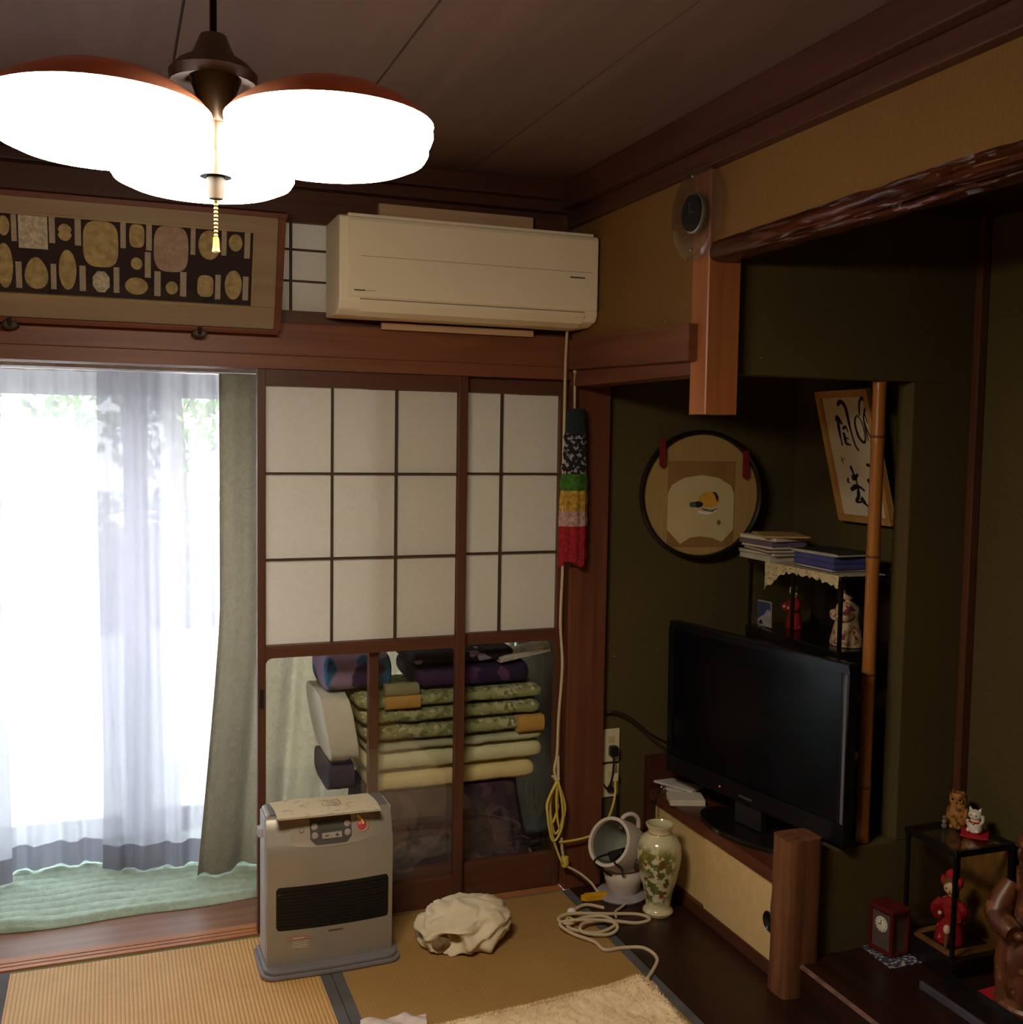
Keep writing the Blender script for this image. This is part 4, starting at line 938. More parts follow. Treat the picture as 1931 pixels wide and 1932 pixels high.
# ================================================================== CORDS ON THE FLOOR
fc = thing('coiled_cable', 'coil of ivory cable lying on the tatami beside the dark board', 'cable', (.02, -.30, .002))
z0 = .0065
MB().tube([(.078, -.195, z0+.002), (.02, -.165, z0+.008), (-.05, -.20, z0+.002), (-.085, -.26, z0+.004), (-.095, -.32, z0+.012), (-.02, -.345, z0), (.055, -.325, z0+.006), (.04, -.27, z0+.012), (-.03, -.255, z0+.010), (-.085, -.28, z0+.010), (-.11, -.245, z0+.012), (-.06, -.222, z0+.014), (.06, -.245, z0+.006), (.165, -.270, z0), (.185, -.315, z0), (.13, -.325, z0), (.04, -.298, z0+.010), (-.045, -.300, z0+.014), (-.070, -.345, z0+.010), (.0, -.375, z0+.004), (.045, -.36, z0+.010), (.045, -.315, z0+.014), (-.05, -.285, z0+.020), (-.115, -.270, z0+.012), (-.10, -.33, z0+.004), (-.055, -.40, z0+.002), (-.045, -.455, z0), (.015, -.462, z0), (.075, -.485, z0), (.082, -.555, z0), (.032, -.62, z0), (-.02, -.672, z0+.004), (-.05, -.70, z0+.012)], .0058, n=7).build('cable', IVC, fc, smooth=60)
MB().ball((-.045, -.205, .018), (.016, .014, .013)).build('plug', WHITE, fc, smooth=60)
MB().tube([(.02, -.165, .014), (-.03, -.18, .012), (-.06, -.215, .010), (-.05, -.25, .010)], .0032).build('thin_lead', YEL, fc, smooth=60)
yt = thing('yellow_tap', 'yellow in-line cable connector on the dark board', 'connector', (.083, -.118, .0045), rot=(0, 0, -.12))
B(-.038, -.012, 0, .040, .012, .022).build('housing', plain('yellow_plastic', lin(222, 164, 34), .4), yt, bevel=.003)
MB().prism([(-.052, -.005), (-.038, -.011), (-.038, .011), (-.052, .005)], .002, .018).build('strain_relief', plain('yellow_plastic', lin(222, 164, 34), .4), yt)

# ================================================================== HEATER
ht = thing('fan_heater', 'champagne coloured kerosene fan heater standing before the paper doors', 'heater', (-.853, -.20, .002), rot=(0, 0, 0))
HB = plain('champagne_paint', lin(152, 146, 136), .38, metal=.3, var=.03, vscale=5)
HS = plain('pale_grey_side', lin(176, 176, 178), .45, var=.03)
HG = plain('heater_tray_grey', lin(120, 116, 122), .35, var=.05)
HT = plain('heater_top_grey', lin(112, 112, 112), .5, var=.05)
W2 = .185
def hring(zz, front, inset=0):
    pts = [(-W2+inset, .065), (-W2+inset, -front+.085+.03)]
    n = 16
    for k in range(n+1):
        q = -1+2*k/n
        pts.append((q*(W2-inset), -front+.085+.014*abs(q)**2.2))
    pts += [(W2-inset, .065)]
    return [(x_, y_, zz) for x_, y_ in pts]
levels = [(.022, .168, .0), (.05, .170, 0), (.20, .172, 0), (.352, .174, 0), (.372, .172, 0), (.385, .166, 0), (.420, .154, 0), (.446, .143, .001), (.456, .135, .004), (.459, .126, .010)]
m = MB(); rings = [hring(*l) for l in levels]; n = len(rings[0])
m.v = [Vector(p_) for r_ in rings for p_ in r_]
for i in range(len(rings)-1):
    for k in range(n): m.f.append((i*n+k, i*n+(k+1) % n, (i+1)*n+(k+1) % n, (i+1)*n+k))
m.f.append(tuple(range(n))); m.f.append(tuple((len(rings)-1)*n+k for k in range(n)))
bod = m.build('body', HB, ht, smooth=35)
B(-W2-.003, -.035, .03, -W2+.002, .060, .452).build('side_panel', HS, ht, bevel=.004)
B(W2-.002, -.035, .03, W2+.003, .060, .452).build('side_panel', HS, ht, bevel=.004)
B(-W2+.012, -.035, .4585, W2-.012, .062, .4625).build('top_plate', HT, ht, bevel=.0015)
def hfront(x_, z_, off=0):
    for (za, fa, _), (zb, fb_, _) in zip(levels[:-1], levels[1:]):
        if za <= z_ <= zb: f_ = fa+(fb_-fa)*(z_-za)/(zb-za); break
    q = x_/W2
    return -f_+.085+.014*abs(q)**2.2-off
def hpatch(name, x0, x1, zlo, zhi, mat, off, par, nx=20, nz=8, thick=.002):
    f = lambda o: (lambda u, v: (x0+(x1-x0)*u, hfront(x0+(x1-x0)*u, zlo(u)+(zhi(u)-zlo(u))*v, o), zlo(u)+(zhi(u)-zlo(u))*v))
    return MB().slab(nx, nz, f(off), f(off-thick)).build(name, mat, par, smooth=40)
cz = lambda v_: (lambda u: v_)
rc_ = lambda u: .010*(1-math.sqrt(max(0, 1-max(0, 1-min(u, 1-u)/.03)**2)))
hpatch('grille_recess', -.160, .172, (lambda u: .130+rc_(u)), (lambda u: .259-rc_(u)), plain('heater_black', (.004, .004, .005, 1), .5), .001, ht, nx=66, thick=.003)
for k in range(6):
    hpatch('slat', -.157, .169, cz(.137+.0205*k), cz(.1405+.0205*k), plain('slat_steel', (.012, .012, .014, 1), .3, metal=.2), .005, ht, nz=1, thick=.004)
hpatch('control_panel', -.118, .128, (lambda u: .368+.012*(abs(2*u-1))**2.2), cz(.449), plain('champagne_panel', lin(160, 150, 136), .4, metal=.3, var=.03), .0012, ht)
cpn = hpatch('control_face', -.062, .060, (lambda u: .376+.016*max(0, abs(2*u-1)-.75)*4), cz(.446), plain('control_dark_grey', lin(70, 68, 66), .4), .0026, ht)
hpatch('display', -.032, .034, cz(.414), cz(.436), plain('lcd_green_grey', lin(74, 78, 66), .3), .0040, cpn)
BTN = plain('silver_button', lin(190, 182, 174), .3, metal=.5)
def button(x_, z_, r_, nm='button'):
    MB().lathe([(0, .006), (r_*.7, .006), (r_, .003), (r_, -.003), (0, -.003)], 20, tr(x_, hfront(x_, z_), z_) @ rx(PI/2-.3)).build(nm, BTN, ht, smooth=40)
for x_, z_, r_ in ((-.048, .424, .010), (-.048, .400, .010), (.048, .424, .010), (.048, .400, .010), (-.086, .418, .008)): button(x_, z_, r_)
hpatch('rocker_button', -.028, .030, cz(.391), cz(.406), BTN, .0055, ht, thick=.005)
hpatch('minus_mark', -.019, -.009, cz(.3975), cz(.3995), INK, .0064, ht, nx=2, nz=1)
hpatch('plus_mark', .010, .022, cz(.3975), cz(.3995), INK, .0064, ht, nx=2, nz=1); hpatch('plus_mark', .0150, .0170, cz(.3930), cz(.4040), INK, .0064, ht, nx=1, nz=3)
MB().lathe([(.013, -.002), (.018, .0045), (.021, .002), (.021, -.003)], 28, tr(.092, hfront(.092, .414), .414) @ rx(PI/2-.3), closed=True).build('dial_ring', BTN, ht, smooth=40)
MB().lathe([(0, .004), (.010, .004), (.0145, .001), (.0145, -.003), (0, -.003)], 24, tr(.092, hfront(.092, .414), .414) @ rx(PI/2-.3)).build('run_button', plain('red_button', lin(190, 70, 72), .35), ht, smooth=40)
MB().tube([(.080, hfront(.08, .44)-.003, .443), (.092, hfront(.09, .43)-.006, .430), (.096, hfront(.096, .42)-.006, .418)], .004).build('yellow_sticker', plain('yellow_sticker', lin(216, 196, 80), .5), ht, smooth=60)
STK = plain('faded_label', lin(158, 118, 102), .6, var=.15)
hpatch('caution_label', -.135, -.060, cz(.098), cz(.110), STK, .0012, ht, nz=1)
for k in range(4): hpatch('label_line', -.115, -.065-.006*(k % 2), cz(.0925-.006*k), cz(.0945-.006*k), plain('label_print', lin(186, 168, 150), .6), .0010, ht, nz=1)
hpatch('label_line', -.112, -.080, cz(.1015), cz(.1065), plain('label_print', lin(186, 168, 150), .6), .0018, ht, nz=1)
hpatch('maker_badge', -.010, .034, cz(.112), cz(.117), plain('badge_brown', lin(100, 76, 60), .5), .0012, ht, nz=1)
tp_ = circle(10, .04, .04, -.165, -.075, PI, 1.5*PI, True)+[(0, -.122)]+circle(10, .04, .04, .168, -.075, 1.5*PI, 2*PI, True)+[(.207, .085), (-.205, .085)]
MB().prism(tp_, 0, .012).build('tray', HG, ht, bevel=.004)
MB().prism([(x_*.955, y_*.94) for x_, y_ in tp_], .012, .024).build('tray_step', HG, ht, bevel=.004)
B(-W2-.016, .0, .385, -W2-.002, .03, .412).build('side_catch', HS, ht, bevel=.003)
bk = thing('instruction_booklet', 'creased paper instruction booklet on top of the heater', 'booklet', (-.865, -.215, .465), rot=(0, 0, .02))
PRN = blotch('printed_manual_paper', lin(206, 192, 162), [(lin(184, 170, 146), 40, .60)], rough=.8)
def pf(o):
    def f(u, v):
        x_ = -.152+.300*u; y_ = -.088+.150*v
        return (x_+.006*math.sin(v*3), y_, o+.003*math.sin(u*5)*v+(.006*(1-v)**2*(.5-u) if v < .4 else 0)+.004)
    return f
MB().slab(24, 10, pf(.0035), pf(.0015)).build('upper_sheet', PRN, bk, smooth=50)
MB().slab(24, 10, (lambda u, v: tuple(Vector(pf(.0)(u, v))+Vector((.004, -.002, 0)))), (lambda u, v: tuple(Vector(pf(-.0012)(u, v))+Vector((.004, -.002, 0))))).build('lower_sheet', PAPW, bk, smooth=50)
m = MB()
for a, b, c_, d in ((-.005, -.02, .050, -.018), (-.005, .022, .050, .024), (-.005, -.02, -.003, .024), (.048, -.02, .050, .024), (.006, -.004, .040, -.002), (.006, .008, .034, .010)): m.box(a, b, .0078, c_, d, .0088)
m.build('printed_diagram', plain('print_grey', lin(130, 118, 104), .8), bk)

# ================================================================== CLOTH BAG ON THE FLOOR
bg_ = thing('cloth_bag', 'crumpled cream cloth bag lying on the tatami beside the heater', 'bag', (-.43, -.235, .0), rot=(0, 0, 0))
def bagf(u, v):
    a = 2*PI*u; p = PI*v
    d = Vector((math.sin(p)*math.cos(a), math.sin(p)*math.sin(a), math.cos(p)))
    r = Vector((.142*d.x, .115*d.y, .080*d.z))
    w_ = Vector((noise.noise(d*1.3), noise.noise(d*1.3+Vector((5, 0, 0))), noise.noise(d*1.3+Vector((0, 5, 0)))))*.9
    q = d*1.15+w_
    rg = 1-2*abs(noise.noise(q+Vector((3, 1, 7))))
    rg2 = 1-2*abs(noise.noise(q*2.3+Vector((9, 4, 2))))
    k = 1.0+.20*(rg-.5)+.07*(rg2-.5)
    mouth = Vector((-.52, -.80, -.08)).normalized()
    g = d.angle(mouth)
    k += .18*math.exp(-((g-.42)/.13)**2)
    k -= .62*math.exp(-(g/.26)**2)
    flap = Vector((.25, -.92, -.35)).normalized(); g2 = d.angle(flap); k += .16*math.exp(-(g2/.28)**2)
    r = r*k
    z_ = r.z+.048
    if z_ < .002: z_ = .002+.0005*noise.noise(d*9)
    return (r.x+.02*max(0, d.z), r.y, z_)
MB().grid(120, 70, bagf).build('cloth', CREAM, bg_, smooth=80)
MB().grid(40, 16, lambda u, v: (-.098+.030*v*math.cos(2*PI*u)*(1+.2*noise.noise((u*9, v*4, 1))), -.100+.012*math.sin(2*PI*u)-.012*(1-v)+.020, .046+.024*v*math.sin(2*PI*u))).build('mouth_shade', plain('bag_mouth_shade', lin(120, 100, 74), .95), bg_, smooth=60)  # dark sheet in the bag's mouth, the shade inside put into its colour

# ================================================================== FUR RUG
rg_ = thing('fleece_rug', 'cream fleece rug with tan patches on the tatami', 'rug', (-.4, -1.1, 0))
FUR = plain('cream_fleece', lin(236, 206, 164), .95, vscale=6, c2=lin(246, 226, 190))
def edge(y0): pass
RUGP = [(-.74, -1.62), (-.70, -.80), (-.66, -.700), (-.52, -.692), (-.38, -.685), (-.25, -.672), (-.13, -.664), (-.075, -.664), (-.045, -.680), (-.025, -.745), (-.012, -.93), (.0, -1.2), (-.02, -1.62)]
def rugxy(u, v):
    # top edge curve blended towards the near edge
    top = [(-.70, -.705), (-.52, -.692), (-.38, -.685), (-.25, -.672), (-.13, -.664), (-.06, -.672), (-.022, -.745)]
    k = u*(len(top)-1); i = min(int(k), len(top)-2); f = k-i
    ax_, ay = top[i][0]*(1-f)+top[i+1][0]*f, top[i][1]*(1-f)+top[i+1][1]*f
    bx, by = -.72+.715*u, -1.75
    return ax_*(1-v)+bx*v, ay*(1-v)+by*v
def rugtop(u, v):
    x_, y_ = rugxy(u, v)
    e = min(1, min(u, 1-u, v, 1-v)*16)
    return (x_, y_, .004+.026*math.sqrt(e)+.010*noise.noise((x_*14, y_*14, 0))*e+.006*noise.noise((x_*50, y_*50, 3))*e+.03*math.exp(-((x_+.06)/.05)**2-((y_+.72)/.05)**2))
MB().slab(120, 120, rugtop, lambda u, v: (*rugxy(u, v), .0015)).build('fleece', FUR, rg_, smooth=80)
m = MB()
for k in range(9000):
    u = random.random(); v = random.random()**1.6
    if k % 2 == 0: v = random.random()*.012
    b = Vector(rugtop(u, v))
    d = Vector((random.uniform(-1, 1), random.uniform(-.6, 1), random.uniform(.3, 1.1))).normalized()*random.uniform(.006, .013)
    q = Vector((random.uniform(-1, 1), random.uniform(-1, 1), 0)).normalized()*.0016
    m.add([b-q, b+q, b+d], [(0, 1, 2)])
o = m.build('pile', FUR, rg_); o['kind'] = 'stuff'
ts = MB().slab(24, 16, lambda u, v: (-.86+.175*u+.02*v, -.70+.085*v-.02*u, .006+.012*math.sin(u*6+v*4)**2+.004*noise.noise((u*8, v*8, 1))+.004), lambda u, v: (-.86+.175*u+.02*v, -.70+.085*v-.02*u, .003))
tag(ts.build('plastic_wrapper', plain('pale_wrapper', lin(206, 192, 188), .3, var=.08, vscale=40), smooth=60), 'crinkled pale wrapper at the edge of the fleece rug', 'wrapper')

# ================================================================== MAIN ALCOVE: things on the raised floor (top at z .098)
TZ = .0985
pc = thing('patterned_cloth', 'blue and white patterned cloth square under the small clock', 'cloth', (.67, -.895, TZ))
BW = blotch('blue_white_print', lin(58, 60, 86), [(lin(176, 170, 176), 95, .52)], rough=.9)
MB().slab(20, 20, lambda u, v: (.585+.155*u+.01*v, -.985+.185*v, TZ+.003+.0015*math.sin(u*9)*math.sin(v*8)), lambda u, v: (.585+.155*u+.01*v, -.985+.185*v, TZ+.0003)).build('cloth', BW, pc, smooth=50)
ck = thing('mantel_clock', 'small red lacquered mantel clock with white dial on the patterned cloth', 'clock', (.650, -.897, TZ+.0048), rot=(0, 0, .12))
CKR = plain('red_lacquer', lin(92, 26, 22), .35, var=.15); CKD = plain('clock_face_board', lin(92, 76, 76), .5, var=.1)
B(-.036, -.044, .0, .036, .044, .012).build('foot', CKR, ck, bevel=.003)
B(-.030, -.038, .012, .030, .038, .122).build('case', CKD, ck)
for sx in (-1, 1):
    for sy in (-1, 1): B(sx*.036-.005*(sx+1), sy*.044-.005*(sy+1), .012, sx*.036-.005*(sx-1), sy*.044-.005*(sy-1), .122).build('corner_post', CKR, ck, bevel=.002)
B(-.038, -.046, .122, .038, .046, .136).build('top', CKR, ck, bevel=.004)
dl = MB().lathe([(0, .003), (.020, .003), (.0225, .002), (.0225, 0), (0, 0)], 32, tr(-.0300, -.0, .083) @ ry(-PI/2)).build('dial', plain('dial_white', lin(226, 218, 204), .5), ck, smooth=40)
for k in range(12):
    a = k*PI/6; MB().box(-.0340, math.sin(a)*.0185-.0008, .083+math.cos(a)*.0185-.0016, -.0330, math.sin(a)*.0185+.0008, .083+math.cos(a)*.0185+.0016).build('hour_mark', INK, dl)
MB().box(-.0342, -.0008, .083, -.0334, .0008, .097).build('hand', INK, dl); MB().box(-.0344, -.0008, .0822, -.0336, .011, .0838).build('hand', INK, dl)
SILK = plain('brown_gold_backing', lin(120, 84, 38), .6, var=.3, vscale=20)
c3 = case('red_doll_case', 'tall black framed glass case holding the red doll in the main alcove', .700, .905, -1.090, -.895, TZ, .462, (-1.085, -.900), .055, post=.010, top=.018, back=SILK)
B(.712, -1.080, TZ+.055, .893, -.905, TZ+.058).build('floor_mat', SILK, c3)
B(.735, -1.045, TZ+.058, .870, -.935, TZ+.060).build('inner_plinth', LACQ, c3)
doll('red_doll', 'small doll in a red kimono and red headdress inside the glass case', .775, -1.000, TZ+.0602, .200, ROBR, HAIRB, plain('red_sash', lin(166, 26, 34), .8), -PI/4-.2, hat=RED)
fl_ = thing('figurine_flower', 'small white paper flower held beside the red doll', 'flower', (.735, -1.028, TZ+.0602))
MB().tube([(.735, -1.028, TZ+.0602), (.735, -1.030, TZ+.10)], .003).build('stem', plain('stem_green', lin(96, 116, 60), .8), fl_)
MB().ball((.735, -1.031, TZ+.112), (.010, .010, .014)).build('bloom', SKIN, fl_, smooth=60)
# on top of that case
ow = thing('owl_carving', 'carved wooden owl on top of the red doll case', 'figurine', (.848, -.935, .4605), rot=(0, 0, -PI/2+.55))
OWM = blotch('carved_owl_wood', lin(170, 118, 58), [(lin(110, 70, 36), 60, .55)], rough=.6)
MB().lathe([(0, 0), (.024, 0), (.027, .012), (.028, .030), (.026, .050), (.022, .060), (.024, .072), (.0245, .090), (.020, .100), (0, .101)], 28, Matrix.Diagonal((1, .85, 1, 1))).build('body', OWM, ow, smooth=60)
for sx in (-1, 1):
    MB().lathe([(.003, .001), (.008, .003), (.009, 0)], 16, tr(sx*.010, -.020, .084) @ rx(PI/2), closed=True).build('eye_ring', OWM, ow, smooth=60)
    MB().ball((sx*.010, -.022, .084), .0035).build('eye', INK, ow)
    MB().ball((sx*.024, .0, .036), (.008, .016, .022)).build('wing', OWM, ow, smooth=60)
    MB().lathe([(0, .016), (.006, 0)], 8, tr(sx*.014, -.004, .094)).build('ear_tuft', OWM, ow)
    MB().ball((sx*.010, -.022, .005), (.007, .010, .006)).build('foot', OWM, ow, smooth=60)
MB().lathe([(0, .010), (.004, 0)], 8, tr(0, -.022, .079) @ rx(PI*.75)).build('beak', OWM, ow)
rc = thing('red_cushion', 'small red cushion mat under the white cat on the glass case', 'cushion', (.845, -1.005, .4605), rot=(0, 0, .75))
MB().slab(14, 14, lambda u, v: (-.036+.072*u, -.036+.072*v, .004+.006*math.sin(PI*u)*math.sin(PI*v)+.004*(abs(2*u-1)*abs(2*v-1))**3), lambda u, v: (-.036+.072*u, -.036+.072*v, .0005+.003*(abs(2*u-1)*abs(2*v-1))**3)).build('pad', RED, rc, smooth=60)
ct = thing('cat_figurine', 'white china cat figurine with a red bib on the red cushion', 'figurine', (.845, -1.005, .4715), rot=(0, 0, -PI/2+.5))
CHN = plain('white_china', lin(226, 216, 204), .2, var=.02, coat=.3)
MB().lathe([(0, 0), (.019, 0), (.021, .010), (.018, .024), (.012, .034), (0, .036)], 24).build('body', CHN, ct, smooth=60)
ch_ = MB().ball((0, -.003, .048), (.019, .016, .016)).build('head', CHN, ct, smooth=60)
for sx in (-1, 1):
    MB().lathe([(0, .012), (.006, .0), (0, -.001)], 10, tr(sx*.012, -.002, .060) @ ry(sx*.35)).build('ear', CHN, ch_)
    MB().ball((sx*.007, -.0185, .050), .0018).build('eye', INK, ch_)
    MB().ball((sx*.012, -.016, .006), (.007, .009, .006)).build('front_paw', CHN, ct, smooth=60)
MB().tube([(.016, -.004, .024), (.024, -.010, .036), (.023, -.012, .052)], .005).build('raised_paw', CHN, ct, smooth=60)
MB().lathe([(.0125, .032), (.016, .029), (.0175, .024), (.014, .026)], 20, closed=True).build('red_bib', RED, ct, smooth=60)
MB().ball((0, -.0175, .027), .0045).build('gold_bell', GOLD, ct, smooth=60)
MB().tube([(-.014, .014, .004), (-.024, .016, .010), (-.024, .012, .024)], .0045).build('tail', CHN, ct, smooth=60)
sb = thing('crystal_trinket', 'small glass bead trinket beside the owl on the glass case', 'trinket', (.800, -.935, .4605))
for k, (z_, r_) in enumerate(((.007, .008), (.020, .007), (.032, .006))): MB().ball((.800, -.935, .4605+z_), r_, seg=8, rings=6).build('bead', plain('bead_%d' % (k % 2), lin(110, 112, 132) if k % 2 == 0 else lin(150, 132, 96), .1, spec=.8), sb)

# wooden carved figure on a red cloth
rd = MB().slab(16, 16, lambda u, v: (.70+.20*u, -1.42+.26*v, TZ+.003+.002*math.sin(u*7+v*5)), lambda u, v: (.70+.20*u, -1.42+.26*v, TZ+.0003))
tag(rd.build('red_cloth', RED, smooth=50), 'red felt cloth under the carved wooden figure', 'cloth')
wf = thing('wooden_figure', 'carved reddish wooden robed figure standing on the red cloth', 'statue', (.800, -1.270, TZ+.0065), rot=(0, 0, -PI/2+.7))
CARV = blotch('carved_red_wood', lin(104, 60, 34), [(lin(80, 42, 26), 16, .5), (lin(130, 84, 52), 22, .6)], rough=.4, spec=.5)
def robe(u, v):
    a = 2*PI*u; z_ = .36*v
    r = .082*(1-.10*v)+.012*math.sin(v*PI*2.2)-.030*max(0, v-.62)/.38
    r *= 1+.08*math.cos(a*7+z_*20)*(1-v)+.05*noise.noise((math.cos(a)*2, math.sin(a)*2, z_*18))
    return (r*math.cos(a), .82*r*math.sin(a), z_+.0)
m = MB().grid(56, 40, robe); n = len(m.v); m.f.append(tuple(n-57+i for i in range(56))); m.f.append(tuple(range(56)))
m.build('robe', CARV, wf, smooth=70)
MB().lathe([(0, 0), (.092, 0), (.094, .010), (.088, .018), (0, .02)], 36).build('plinth', CARV, wf, smooth=40)
hd_ = MB().ball((0, -.012, .405), (.045, .044, .055)).build('head', CARV, wf, smooth=60)
for sx in (-1, 1):
    MB().ball((sx*.017, -.052, .412), (.006, .003, .003), seg=8, rings=6).build('eye', DARKMETAL, hd_)
    MB().ball((sx*.044, -.010, .402), (.007, .009, .016), seg=10, rings=8).build('ear', CARV, hd_, smooth=60)
    MB().tube([(sx*.058, 0, .32), (sx*.088, -.03, .24), (sx*.045, -.085, .215)], lambda t: .024+.010*math.sin(PI*t), seg=14).build('sleeve', CARV, wf, smooth=60)
    MB().ball((sx*.030, -.092, .215), (.016, .014, .012)).build('hand', CARV, wf, smooth=60)
MB().ball((0, -.058, .398), (.007, .009, .012), seg=10, rings=8).build('nose', CARV, hd_, smooth=60)
MB().ball((0, -.052, .380), (.014, .004, .003), seg=10, rings=6).build('mouth', DARKMETAL, hd_)
MB().lathe([(.048, .425), (.052, .435), (.040, .462), (0, .475)], 28, tr(0, -.008, 0)).build('cap', CARV, wf, smooth=50)
MB().ball((.070, .030, .27), (.040, .045, .055)).build('sack', CARV, wf, smooth=60)
# black lacquer tray
ty = thing('lacquer_tray', 'black lacquer tray in front of the red doll case', 'tray', (.645, -1.33, TZ))
m = MB()
B(.592, -1.52, TZ, .698, -1.10, TZ+.012).build('plate', LACQ, ty, bevel=.002)
B(.586, -1.525, TZ, .596, -1.095, TZ+.022).build('rim', plain('grey_lacquer_edge', lin(74, 70, 84), .4, var=.2), ty, bevel=.003)
B(.692, -1.525, TZ, .699, -1.095, TZ+.022).build('rim', LACQ, ty, bevel=.003)

# ================================================================== VERANDA: carpet, curtains
cp = thing('green_carpet', 'pale green ribbed carpet runner on the veranda floor', 'carpet', (-1.3, .58, 0))
CPM = plain('green_pile', lin(178, 202, 186), .95, var=.10, vscale=40, bump=.6, bscale=220, sheen=.2)
def cpt(u, v):
    x_ = -2.72+2.74*u
    fe = .262-.020*(u-.5)+.012*math.sin(x_*5)+.008*math.sin(x_*13+1)
    y_ = fe+(.92-fe)*v
    rib = abs(math.sin(PI*(y_+.006*math.sin(x_*7)+.004*noise.noise((x_*4, y_*4, 0)))/.052))
    e = min(1, v*40)
    hump = .012*math.exp(-((x_+1.75)/.07)**2)*math.exp(-(v/.2)**2)+.010*math.exp(-((x_+1.5)/.1)**2)*math.exp(-((v-.3)/.15)**2)
    return (x_, y_, .003+e*(.010+.010*rib**.5+.002*noise.noise((x_*60, y_*60, 1)))+hump)
def cpb(u, v):
    a = cpt(u, v); return (a[0], a[1], .0005)
MB().slab(240, 130, cpt, cpb).build('pile', CPM, cp, smooth=80)
def sheer(label, x0, x1, y, amp, nf, ph, front=0, zb=.028):
    c = thing('sheer_curtain', label, 'curtain', ((x0+x1)/2, y, zb))
    def f(u, v):
        x_ = x0+(x1-x0)*u; z_ = zb+(1.775-zb)*v
        fold = amp*math.sin(2*PI*nf*u+ph)*(.55+.45*(1-v))+.3*amp*math.sin(2*PI*nf*2.3*u+ph*2)
        return (x_+.01*math.sin(z_*3+u*20)*(1-v), y+fold-front*(1-v)**1.5*math.sin(PI*u), z_)
    MB().grid(110, 40, f).build('voile', SHEER, c, smooth=80)
    def h(w):
        def g(u, v):
            p_ = f(u, (v*.085)/(1.775-zb)); return (p_[0], p_[1]-.003-w, p_[2])
        return g
    MB().slab(110, 3, h(.001), h(.0)).build('hem', SHEER, c, smooth=80)
    return c
sheer('white sheer curtain overlapping from the far end of the veranda', -2.72, -1.785, .60, .022, 9, .3)
sheer('white sheer curtain in the middle of the veranda window', -1.86, -1.225, .70, .018, 6, 1.2)
sheer('white sheer curtain with a loose fold next to the brocade curtain', -1.49, -.95, .62, .016, 5, 2.4, front=.05)
tag(B(-2.74, .53, 1.778, .025, .57, 1.800).box(-2.74, .60, 1.778, .025, .72, 1.796).build('curtain_rail', plain('rail_white', lin(200, 196, 196), .5)), 'white curtain rail along the top of the veranda window', 'curtain rail')
t = NT('olive_brocade_cloth'); p = t.add('BsdfPrincipled'); v = coords(t)
n1 = t.add('TexNoise'); n1.inputs['Scale'].default_value = 20; n1.inputs['Detail'].default_value = 6; n1.inputs['Distortion'].default_value = 1.5; t.link(v, n1.inputs['Vector'])
cc = ramp(t, n1.outputs[0], [(.42, lin(146, 138, 122)), (.50, lin(172, 164, 146)), (.58, lin(138, 130, 114))])
t.link(cc, p.inputs['Base Color']); p.inputs['Roughness'].default_value = .8; p.inputs['Sheen Weight'].default_value = .2
tl = t.add('BsdfTranslucent'); tl.inputs[0].default_value = lin(188, 182, 166)
ms = t.add('MixShader'); ms.inputs[0].default_value = .60; t.link(p.outputs[0], ms.inputs[1]); t.link(tl.outputs[0], ms.inputs[2]); t.link(ms.outputs[0], t.out.inputs[0])
BRO = t.m
bc = thing('brocade_curtain', 'heavy olive brocade curtain drawn behind the paper doors', 'curtain', (-.5, .46, .03))
def bro(u, v):
    z_ = .03+1.745*v
    left = -1.095 if z_ > .95 else -1.095-.085*((.95-z_)/.92)**1.2
    x_ = left+(.026-left)*u
    e = math.exp(-u*7)
    fold = .030*math.sin(u*52+1)+.008*math.sin(u*110)
    y_ = .535+fold*(.6+.4*(1-v))-e*(.03+.085*(1-v)**2)+.018*math.exp(-((u-.02)/.03)**2)*math.sin(z_*3)
    return (x_, y_, z_)
MB().slab(200, 30, bro, lambda u, v: (bro(u, v)[0], bro(u, v)[1]+.003, bro(u, v)[2])).build('cloth', BRO, bc, smooth=80)

# ================================================================== VERANDA: bedding stack behind the glass
st = thing('draped_chest', 'low chest under a dark purple grey cover behind the lower door glass', 'chest', (-.36, .33, 0))
DRP = blotch('dark_purple_print', lin(70, 56, 64), [(lin(94, 74, 76), 9, .52), (lin(56, 44, 58), 16, .55)], rough=.9)
def drape(u, v):
    a = 2*PI*u
    rxx, ryy = .285, .150
    e = lambda q: math.copysign(abs(q)**.35, q)
    k = 1.0+(.13+.025*math.sin(a*9)+.02*math.sin(a*17+1))*(1-v)**1.2*(1.5 if math.cos(a) > .3 else .8)
    return (-.375+rxx*e(math.cos(a))*k, .300+ryy*e(math.sin(a))*min(k, 1.12), 0.026+.331*v)
m = MB().grid(120, 16, drape); n = len(m.v); m.f.append(tuple(n-121+i for i in range(120)))
m.build('cover', DRP, st, smooth=60)
B(-.62, .17, .026, -.12, .43, .345).build('box', DKF, st)
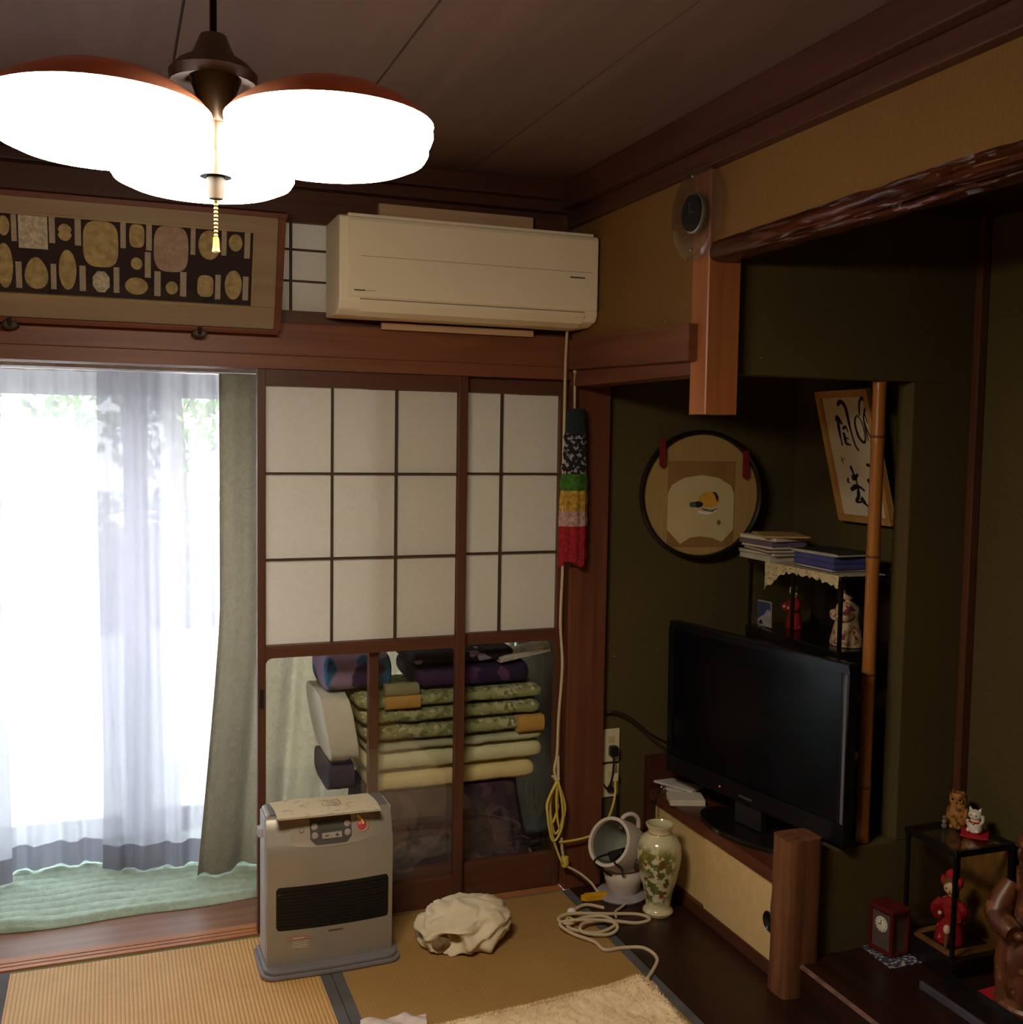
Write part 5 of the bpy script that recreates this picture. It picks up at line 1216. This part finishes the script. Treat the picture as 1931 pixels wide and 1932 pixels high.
def quilt(name, label, x0, x1, y0, y1, z0, z1, mat, seed=0, sag=0, lft=0, cat='quilt', parts=()):
    """soft folded slab: superellipse section with puckers"""
    q = thing(name, label, cat, ((x0+x1)/2, (y0+y1)/2, z0))
    def f(u, v):
        a = 2*PI*v; e = lambda w: math.copysign(abs(w)**.5, w)
        cx = (x0+x1)/2+(x1-x0)/2*(1-2*u)
        endk = math.sqrt(max(0, 1-(1-min(1, min(u, 1-u)*16))**2))
        hy = (y1-y0)/2*(.9+.1*endk); hz = (z1-z0)/2*(.50+.50*endk)
        y_ = (y0+y1)/2+hy*e(math.cos(a)); z_ = (z0+z1)/2+hz*e(math.sin(a))
        pk = .0028*noise.noise((cx*9+seed, y_*9, z_*14))+.003*noise.noise((cx*30+seed, y_*30, z_*30))
        return (cx+lft*(z1-z_), y_-abs(pk)*.5, z_+pk+sag*math.sin(PI*u))
    m = MB().grid(70, 36, f); n = len(m.v)
    m.f.append(tuple(j*71 for j in range(36))); m.f.append(tuple(j*71+70 for j in range(36)))
    m.build('bedding', mat, q, smooth=70)
    return q
GFL = blotch('green_floral_print', lin(150, 154, 106), [(lin(178, 176, 132), 26, .52), (lin(116, 124, 80), 38, .54), (lin(208, 198, 166), 44, .62)], rough=.9)
QY = plain('butter_cotton', lin(224, 208, 150), .9, var=.08, bump=.3, bscale=30); QG = plain('pale_lime_cotton', lin(216, 214, 168), .9, var=.08, bump=.3, bscale=30)
QYP = plain('golden_patch', lin(196, 152, 76), .9, var=.1)
quilt('yellow_quilt', 'butter yellow quilt at the bottom of the bedding stack', -.640, -.045, .125, .455, .362, .431, QY, 1, lft=.0)
quilt('lime_quilt', 'pale lime quilt folded above the yellow one', -.655, -.020, .120, .455, .434, .502, QG, 2)
quilt('folded_sheet', 'thin pale green sheet folded under the floral quilt', -.657, -.022, .118, .455, .504, .537, plain('pale_green_sheet', lin(180, 182, 148), .9, var=.08, bump=.3, bscale=40), 3, cat='sheet')
fq = quilt('floral_quilt', 'green floral quilt folded in three above the pale ones', -.668, -.020, .110, .455, .540, .598, GFL, 4)
for z0, z1, x0, x1, sd in ((.600, .652, -.680, -.035, 5), (.654, .703, -.690, -.028, 6)):
    qq = quilt('floral_quilt', 'x', x0, x1, .108, .455, z0, z1, GFL, sd)
    ch0 = qq.children[0]; ch0.name = 'fold'
    ch0.parent = fq; ch0.location = Vector(qq.location)-Vector(fq.location); bpy.data.objects.remove(qq)
def patch(parent, x0, x1, z0, z1, mat, y=.104):
    MB().slab(12, 10, lambda u, v: (x0+(x1-x0)*u, y-.010*math.sin(PI*v)**.5*1.0, z0+(z1-z0)*v), lambda u, v: (x0+(x1-x0)*u, y+.03, z0+(z1-z0)*v)).build('plain_patch', mat, parent, smooth=60)
patch(fq, -.125, -.028, .540, .596, QYP); patch(fq, -.600, -.480, .656, .702, QYP)
patch(fq, -.600, -.485, .700, .738, plain('sage_patch', lin(150, 144, 104), .9, var=.1))
PUR = blotch('purple_print', lin(66, 40, 78), [(lin(40, 30, 62), 8, .5), (lin(90, 56, 96), 14, .6)], rough=.8)
quilt('purple_quilt', 'dark purple quilt lying over the floral quilt', -.478, -.075, .125, .455, .707, .786, PUR, 8)
NAV = blotch('navy_white_print', lin(36, 32, 58), [(lin(150, 140, 158), 16, .62)], rough=.8)
quilt('navy_cover', 'navy and white printed cover on top of the bedding stack', -.500, -.130, .130, .455, .789, .840, NAV, 9, cat='cover')
tag(MB().slab(30, 10, lambda u, v: (-.19+.19*u, .118+.10*v, .800+.035*u+.018*math.sin(PI*v)+.004*noise.noise((u*14, v*9, 2))), lambda u, v: (-.19+.19*u, .118+.10*v, .788+.030*u)).build('silver_pouch', plain('crinkled_silver', lin(176, 170, 156), .45, var=.2, vscale=60), smooth=60), 'crinkled silver white pouch at the top of the bedding beside the corner post', 'pouch')
LAV = blotch('lavender_blue_print', lin(140, 120, 150), [(lin(40, 100, 140), 7, .50), (lin(60, 40, 76), 9, .56)], rough=.8)
quilt('printed_towel', 'lavender and turquoise printed towel draped over the end of the stack', -.790, -.565, .150, .42, .712, .835, LAV, 11, cat='towel')
quilt('white_pillow', 'large white pillow bulging at the end of the bedding stack', -.815, -.712, .125, .46, .470, .708, plain('white_cotton', lin(206, 204, 186), .9, var=.05, bump=.3, bscale=30), 12, lft=.18, cat='pillow')
quilt('grey_cushion', 'dark grey violet cushion poking out under the white pillow', -.775, -.682, .18, .46, .362, .466, plain('grey_violet_cotton', lin(74, 64, 76), .9, var=.1), 13, cat='cushion')

for o in bpy.data.objects:
    if '_local' in o: del o['_local']
